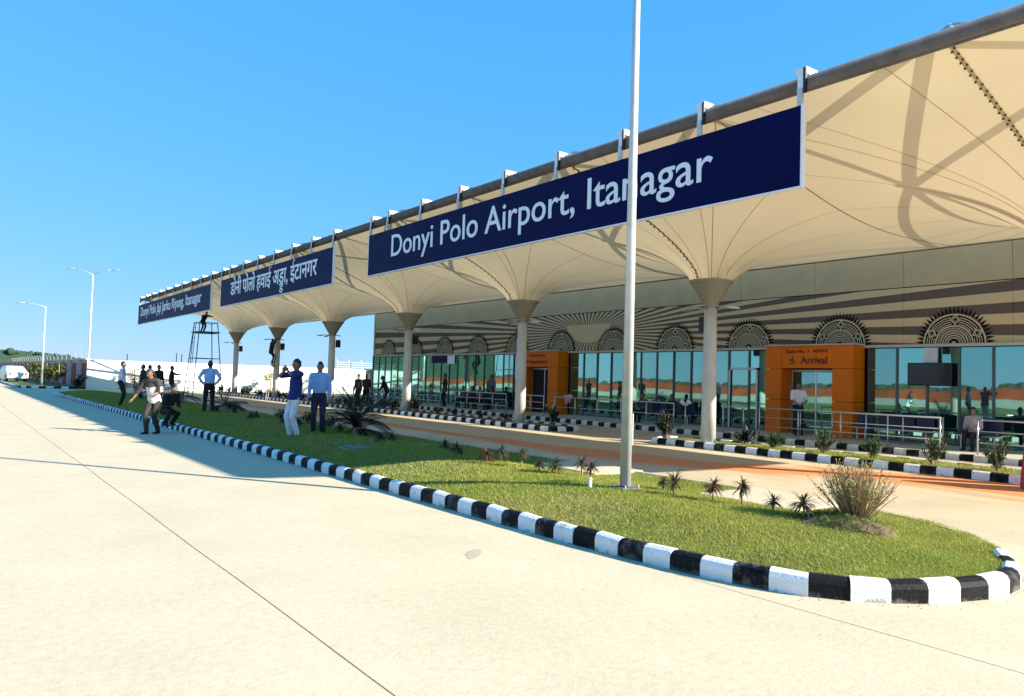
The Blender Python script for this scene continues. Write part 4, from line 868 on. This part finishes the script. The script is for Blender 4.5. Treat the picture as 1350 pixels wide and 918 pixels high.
person('standing dark figure by the glazing left of the seated travellers', (22.0, 36.2, .15), R(160), DARK, DARK, 1.72, vox=.022)
person('standing traveller in grey behind the railing left of the Departure portal', (22.5, 32.5, .15), R(200), (.12, .12, .13), DARK, 1.7, vox=.022)
seated('person in black sitting behind the column left of the Arrival portal', (22.3, 20.1, .15), R(180), DARK)
seated('person in dark grey sitting behind the railing left of the lamp pole', (22.3, 21.6, .15), R(180), (.05, .05, .05))
# ------------------------------------------------------------------ scaffold, worker, ladder
sc_ = thing('scaffold', 'tall steel scaffold tower on splayed legs under the far name board', 'scaffold', (12.3, 47.6, 0))
MS = mat('scaffold_steel', (.05, .07, .09), .5, .5); W0, W1 = 1.05, .62
for sx in (-1, 1):
    for sy in (-1, 1): MB().tube((sx*W0*.8, sy*W0, 0), (sx*W1*.8, sy*W1, 4.55), .028, n=6).obj('leg', MS, sc_)
for z in (1.0, 2.4, 3.9, 4.5):
    f = W0+(W1-W0)*z/4.55
    for sx in (-1, 1): MB().tube((sx*f*.8, -f, z), (sx*f*.8, f, z), .02, n=5).obj('brace', MS, sc_)
    for sy in (-1, 1): MB().tube((-f*.8, sy*f, z), (f*.8, sy*f, z), .02, n=5).obj('brace', MS, sc_)
bevelled(MB().box(-.6, .6, -.9, .9, 3.92, 3.97), 'platform', MS, .005, 1, sc_)
lad = MB().tube((-.85, -.2, 0), (-.6, -.2, 4.5), .02, n=5).tube((-.85, .2, 0), (-.6, .2, 4.5), .02, n=5).obj('ladder', MS, sc_)
for k in range(14): z = .3+k*.3; MB().tube((-.85+.25*z/4.5, -.2, z), (-.85+.25*z/4.5, .2, z), .013, n=4).obj('rung', MS, lad)
person('worker in black bending over on top of the scaffold', (12.2, 47.9, 3.97), dirang(.2, -1), DARK, DARK, 1.45, 48, .80, hands=[(.15, .55, 1.1), (-.15, .55, 1.15)], vox=.022, long_sleeve=True, head=(0, 30))
ld = thing('ladder', 'slim steel ladder leaning on the second farthest canopy column', 'ladder', (16.1, 46.7, .05))
for q in (-.18, .18): MB().tube((-.3, q, 0), (.1, q, 3.3), .018, n=5).obj('rail', M_steel, ld)
for k in range(10): z = .3+k*.3; MB().tube((-.3+.4*z/3.3, -.18, z), (-.3+.4*z/3.3, .18, z), .012, n=4).obj('rung', M_steel, ld)
person('worker in black climbing the ladder high on the canopy column', (15.95, 46.7, 2.05), dirang(.9, .2), DARK, DARK, 1.7, 8, .90, hands=[(.12, .38, 1.75), (-.12, .38, 1.5)], feet=[(.1, .12), (-.1, .14, .22)], vox=.022, long_sleeve=True, head=(0, -20))

# ------------------------------------------------------------------ boundary walls
bw = thing('boundary_wall', 'long white boundary wall closing the forecourt behind the canopy', 'wall', (8.85, 67.8, 0))
MB().box(0, 60, 0, .25, -.05, 2.24).obj('wall', M_cream, bw); MB().box(-.04, 60.04, -.04, .29, 2.243, 2.30).obj('coping', M_cream, bw)
bw2 = thing('boundary_wall', 'receding boundary wall with cream piers and red recessed panels along the verge', 'wall', (8.85, 68.15, 0))
MB().box(.1, .3, 0, 150, -.05, 2.25).obj('wall', M_wpink, bw2); MB().box(-.06, .36, 0, 150, 2.253, 2.36).obj('coping', M_wpink, bw2)
y = .4; k = 0
while y < 148:
    MB().box(.04, .098, y, y+2.6, .12, 2.05).obj('red_panel', M_wred, bw2)
    for q in (0, 1, 2): MB().box(-.02, .095, y+2.9+q*1.0, y+3.3+q*1.0, 0, 2.25).obj('pier', M_wpink, bw2)
    y += 6.2
for k in range(26): MB().limb([(.2, 1+k*3.4, 2.36), (.2, 1+k*3.4, 2.7), (.0, 1+k*3.4, 2.95)], [.02]*3, n=4, caps=False).obj('wire_bracket', M_steel, bw2)
for z in (2.6, 2.78, 2.93): MB().tube((.1, 0, z), (.1, 90, z), .008, n=3).obj('wire', M_steel, bw2)
for k, (x, dz) in enumerate([(2.8, .35), (6.5, .5), (6.9, .45), (14.5, .4), (22, .4)]):
    o = MB().tube((8.85+x, 67.95, 2.3), (8.85+x, 67.95, 2.3+dz*1.6), .04, n=5).obj('wall_spike', MS); tag(o, ORD[k].replace('nearest', 'first')+' tiny dark post from the left on the white wall', 'post', 'tiny posts on the white wall')
# mesh fence and white frames above the wall close to the terminal
fn = thing('wire_fence', 'pale wire mesh fence above the wall beside the terminal corner', 'fence', (30.6, 70.5, 0))
for k in range(9): MB().tube((k*1.3, 0, 0), (k*1.3, 0, 2.95), .035, n=5).obj('post', M_wpaint, fn); MB().tube((k*1.3, 0, 2.95), (k*1.3-.25, -.2, 3.2), .025, n=4).obj('arm', M_wpaint, fn)
for z in (2.5, 2.72, 2.94): MB().tube((0, 0, z), (11, 0, z), .02, n=4).obj('wire', M_wpaint, fn)
kb = thing('cabin', 'dark blue grey cabin beside the far corner of the terminal', 'cabin', (25.0, 49.6, 0)); bevelled(MB().box(-.7, 1.2, 0, 1.4, .1, 2.05), 'body', M_tin, .04, 2, kb); MB().box(-.78, 1.28, -.06, 1.46, 2.06, 2.14).obj('roof', M_dark, kb); MB().box(-.72, -.698, .5, 1.2, .15, 1.9).obj('door', M_mullion, kb)
fp = thing('flag_mast', 'thin mast with a small dark flag beyond the white wall', 'mast', (24.3, 69.5, 0)); MB().tube((0, 0, 0), (0, 0, 4.6), .04, n=6).obj('mast', MS, fp)
mb = MB(); vs_ = []
for i in range(7): vs_ += [(i*.09, .05*math.sin(i), 4.5-.02*i), (i*.09, .05*math.sin(i+.5), 3.9-.03*i)]
mb.add(vs_, [(2*i, 2*i+1, 2*i+3, 2*i+2) for i in range(6)]); mb.obj('flag', mat('flag_cloth', (.10, .03, .02), .8), fp)
# young trees and verge planting
def sapling(loc, label, m, h, r, seed, nl=300, group=None, ll=.3, w_=.05):
    random.seed(seed); t = thing('young_tree', label, 'tree', loc, 0, group); tk = MB(); tk.limb([(0, 0, -.05), (.03, 0, h*.5), (0, .02, h*.95)], [.05, .035, .015], n=6, caps=False)
    tips = []
    for k in range(14):
        a = random.uniform(0, 6.28); z0 = h*random.uniform(.3, .85); e = V(math.cos(a)*r*random.uniform(.5, 1), math.sin(a)*r*random.uniform(.5, 1), z0+h*random.uniform(.05, .25)); tk.limb([(0, 0, z0), e], [.018, .006], n=4, caps=False); tips.append((V(0, 0, z0), e))
    tk.obj('trunk', M_bark, t, True); lf = MB()
    for k in range(nl): a_, b_ = random.choice(tips); p = a_.lerp(b_, random.uniform(.4, 1.1))+V(random.gauss(0, .08), random.gauss(0, .08), random.gauss(0, .08)); an = random.uniform(0, 6.28); leaf(lf, p, (math.cos(an), math.sin(an), random.uniform(-.5, .8)), ll*random.uniform(.5, 1), w_, .6, 2)
    lf.obj('crown', m, t); return t
M_lpale = leafmat('pale_sapling_leaf', (.70, .68, .34), (.55, .58, .26), .4)
sapling((11.9, 66, 0), 'pale yellow green sapling before the left end of the white wall', M_lpale, 1.8, .6, 11, 260)
sapling((22.6, 66, 0), 'pale yellow green sapling behind the man in the navy vest', M_lpale, 2.1, .7, 12, 300)
sapling((27.0, 66.5, 0), 'sparse pale sapling right of the light blue shirt man', M_lpale, 2.0, .7, 13, 220)
for k, (x, y, h, r) in enumerate([(7.3, 71, 1.9, .7), (7.2, 74, 1.6, .8), (7.1, 78, 2.0, .9), (7.3, 82, 1.7, .9), (7.0, 86, 2.0, 1.0), (7.3, 91, 1.8, 1.0), (7.1, 97, 2.0, 1.1)]):
    sapling((x, y, .1), ORD[k]+' yellow green shrub from the corner of the receding wall', M_lshrub, h, r, 60+k, 420, 'shrubs along the receding wall', .34, .06)
shrub((8.2, 66.6, 0), 'dark green round shrub at the foot of the wall corner', M_ldark, 1.3, .6, 320, .3, .05, 401)
sago((10.6, 58, 0), 'dark spiky palm clump before the left part of the white wall', 1.3, 20, 8, .4)
# verge island across the side road
vg = thing('roadside_verge', 'grass verge with painted kerb in front of the receding wall', None, kind='structure')
P = [(4.3, 105), (4.3, 72), (4.5, 69.3), (5.2, 68.3), (6.2, 67.9), (8.6, 67.9)]
kerb(vg, P, .5)
mb = MB(); mb.add([(4.42, 105, .12), (4.42, 72, .12), (4.62, 69.4, .12), (5.25, 68.45, .12), (6.2, 68.05, .12), (8.94, 68.05, .12), (8.94, 105, .12)], [tuple(range(7))]); mb.obj('turf', mat('verge_turf', (.16, .17, .05), .95, col2=(.08, .12, .03), vscale=1, bump=.6, bscale=20), vg)
MB().box(4.3, 8.9, 105, 210, -.05, .10).obj('turf', MC['verge_turf'], vg)
# cars parked far down the road
def car(loc, rz, label):
    t = thing('parked_car', label, 'car', loc, rz, 'white cars far down the road'); L = 4.3; W = .86
    prof = [(-2.15, .35), (-2.12, .80), (-1.95, .95), (-1.55, 1.0), (-1.05, 1.42), (-.6, 1.52), (.55, 1.5), (1.05, 1.02), (1.95, .86), (2.12, .65), (2.14, .35), (1.7, .28), (-1.7, .28)]
    mb = MB(); n = len(prof)
    for w_, ins in ((-W, 0), (-W*.94, 1), (W*.94, 1), (W, 0)): pass
    rings = []
    for yy in (-W, -W*.55, W*.55, W):
        k = .88 if abs(yy) == W else 1.0; rings.append([(x, yy*(.84 if z > 1.05 else 1), z if z <= 1.05 or k == 1 else 1.05+(z-1.05)*.93) for x, z in prof])
    mb.add([p for r_ in rings for p in r_], [(a*n+i, a*n+(i+1) % n, (a+1)*n+(i+1) % n, (a+1)*n+i) for a in range(3) for i in range(n)]+[tuple(range(n)), tuple(reversed(range(3*n, 4*n)))]); mb.obj('body', M_carpaint, t)
    for sg in (-1, 1):
        w_ = MB(); yy = sg*(W*.84+.004); w_.add([(-1.25, sg*(W*.97), 1.06), (.98, sg*(W*.97), 1.06), (.55, yy, 1.42), (-.95, yy, 1.42)], [(0, 1, 2, 3)]); w_.obj('side_window', M_carglass, t)
        for x in (-1.32, 1.35):
            wh = MB().tube((x, sg*.70, .33), (x, sg*.89, .33), .33, n=18).obj('wheel', M_rubber, t); MB().tube((x, sg*.885, .33), (x, sg*.897, .33), .19, n=12).obj('rim', M_steel, wh)
    MB().add([(1.02, -.64, 1.06), (1.02, .64, 1.06), (.60, .60, 1.46), (.60, -.60, 1.46)], [(0, 1, 2, 3)]).obj('windscreen', M_carglass, t); MB().add([(-1.46, -.64, 1.06), (-1.46, .64, 1.06), (-1.02, .60, 1.44), (-1.02, -.60, 1.44)], [(0, 1, 2, 3)]).obj('rear_window', M_carglass, t)
    for sg in (-1, 1): MB().box(2.06, 2.15, sg*.62-.16, sg*.62+.16, .62, .76).obj('headlight', M_led, t); MB().box(-2.16, -2.08, sg*.66-.1, sg*.66+.1, .66, .86).obj('tail_light', M_wred, t)
    return t
car((5.3, 90, .12), R(100), 'white car parked nearest on the verge at the left edge'); car((4.2, 112, .1), R(95), 'white car parked farther behind the first at the left edge')
# red and white barrier at the right edge
bar = thing('road_barrier', 'red and white plastic road barrier at the right end of the planted bed', 'barrier', (15.55, 5.14, 0), R(4))
mb = MB(); mb.add([(-.25, -.6, 0), (.25, -.6, 0), (.25, .6, 0), (-.25, .6, 0), (-.20, -.6, .25), (.20, -.6, .25), (.20, .6, .25), (-.20, .6, .25), (-.09, -.56, 1.0), (.09, -.56, 1.0), (.09, .56, 1.0), (-.09, .56, 1.0)], [(3, 2, 1, 0), (0, 1, 5, 4), (1, 2, 6, 5), (2, 3, 7, 6), (3, 0, 4, 7), (4, 5, 9, 8), (5, 6, 10, 9), (6, 7, 11, 10), (7, 4, 8, 11), (8, 9, 10, 11)]); bevelled(mb, 'barrier_body', M_redp, .025, 2, bar)
mb = MB(); mb.add([(-.196, -.45, .30), (-.196, .50, .30), (-.130, .50, .74), (-.130, -.45, .74)], [(0, 1, 2, 3)]); mb.obj('white_panel', M_wpaint, bar)
# ------------------------------------------------------------------ far country
def ridge(name, x0, x1, y, hf, m, n=160, depth=200):
    mb = MB(); vs_ = []
    for i in range(n+1): x = x0+(x1-x0)*i/n; h = hf(x); vs_ += [(x, y-30, -1), (x, y, h), (x, y+depth, h*1.1), (x, y+depth+60, -1)]
    mb.add(vs_, [(4*i+j, 4*i+4+j, 4*i+5+j, 4*i+1+j) for i in range(n) for j in range(3)]); o = mb.obj(name, m, None, True); o['kind'] = 'structure'; return o
hfn = lambda x: max(1.5, (16.5-.065*(x+5)+1.1*math.sin(x*.031)+.7*math.sin(x*.09+1)))
ridge('forest_hill', -500, 260, 800, hfn, M_lforest)
mb = MB(); random.seed(9)
for k in range(900):
    x = random.uniform(-330, 250); yy = 800+random.uniform(-6, 60); r = random.uniform(1.0, 2.2)*(1 if random.random() < .95 else 1.6); mb.ball((x, yy, hfn(x)+r*.15), r, r, r*random.uniform(.6, 1.1), 6, 4)
o = mb.obj('forest_crowns', M_lforest); tag(o, 'dark green forest crowns along the low hill on the left horizon', 'forest', kind='stuff')
# the other side of the road (mirrored in the glazing)
sheet('opposite_lawn', -42, -10, -300, 600, -.01, M_turf); sheet('opposite_road', -125, -42.01, -300, 600, -.01, M_conc)
ow = thing('opposite_wall', 'low red laterite boundary wall across the road', 'wall', (-125, 0, 0)); MB().box(-.3, 0, -300, 600, 0, 2.1).obj('wall', mat('laterite_wall', (.42, .065, .02), .9, var=.3, vscale=.3), ow)
MB().box(-.4, .1, -300, 600, 2.1, 2.25).obj('coping', MC['laterite_wall'], ow)
mb = MB(); random.seed(4)
for k in range(1500): r = random.uniform(.5, 1.0); mb.ball((-128-random.uniform(0, 14), random.uniform(-280, 560), 1.9+r*.5), r*1.6, r*1.6, r*random.uniform(.8, 1.2), 6, 4)
o = mb.obj('tree_belt', M_lforest); tag(o, 'belt of dark trees beyond the wall across the road', 'forest', kind='stuff')
for k in range(1): pass
# small litter on the lawn and seedlings
for k, (x, y, l) in enumerate([(6.35, 16.1, .35), (8.2, 14.6, .3)]):
    o = MB().limb([(x, y, gz(x, y)+.02), (x+l, y-.1, gz(x, y)+.025)], [.012, .008], n=5, caps=False).obj('dry_stick', mat('dry_stick', (.5, .42, .25), .9)); tag(o, ('pale dry stick on the grass at the feet of the man in the navy vest', 'pale dry stick on the shaded grass near the back edge')[k], 'stick')
bpy.context.view_layer.update()
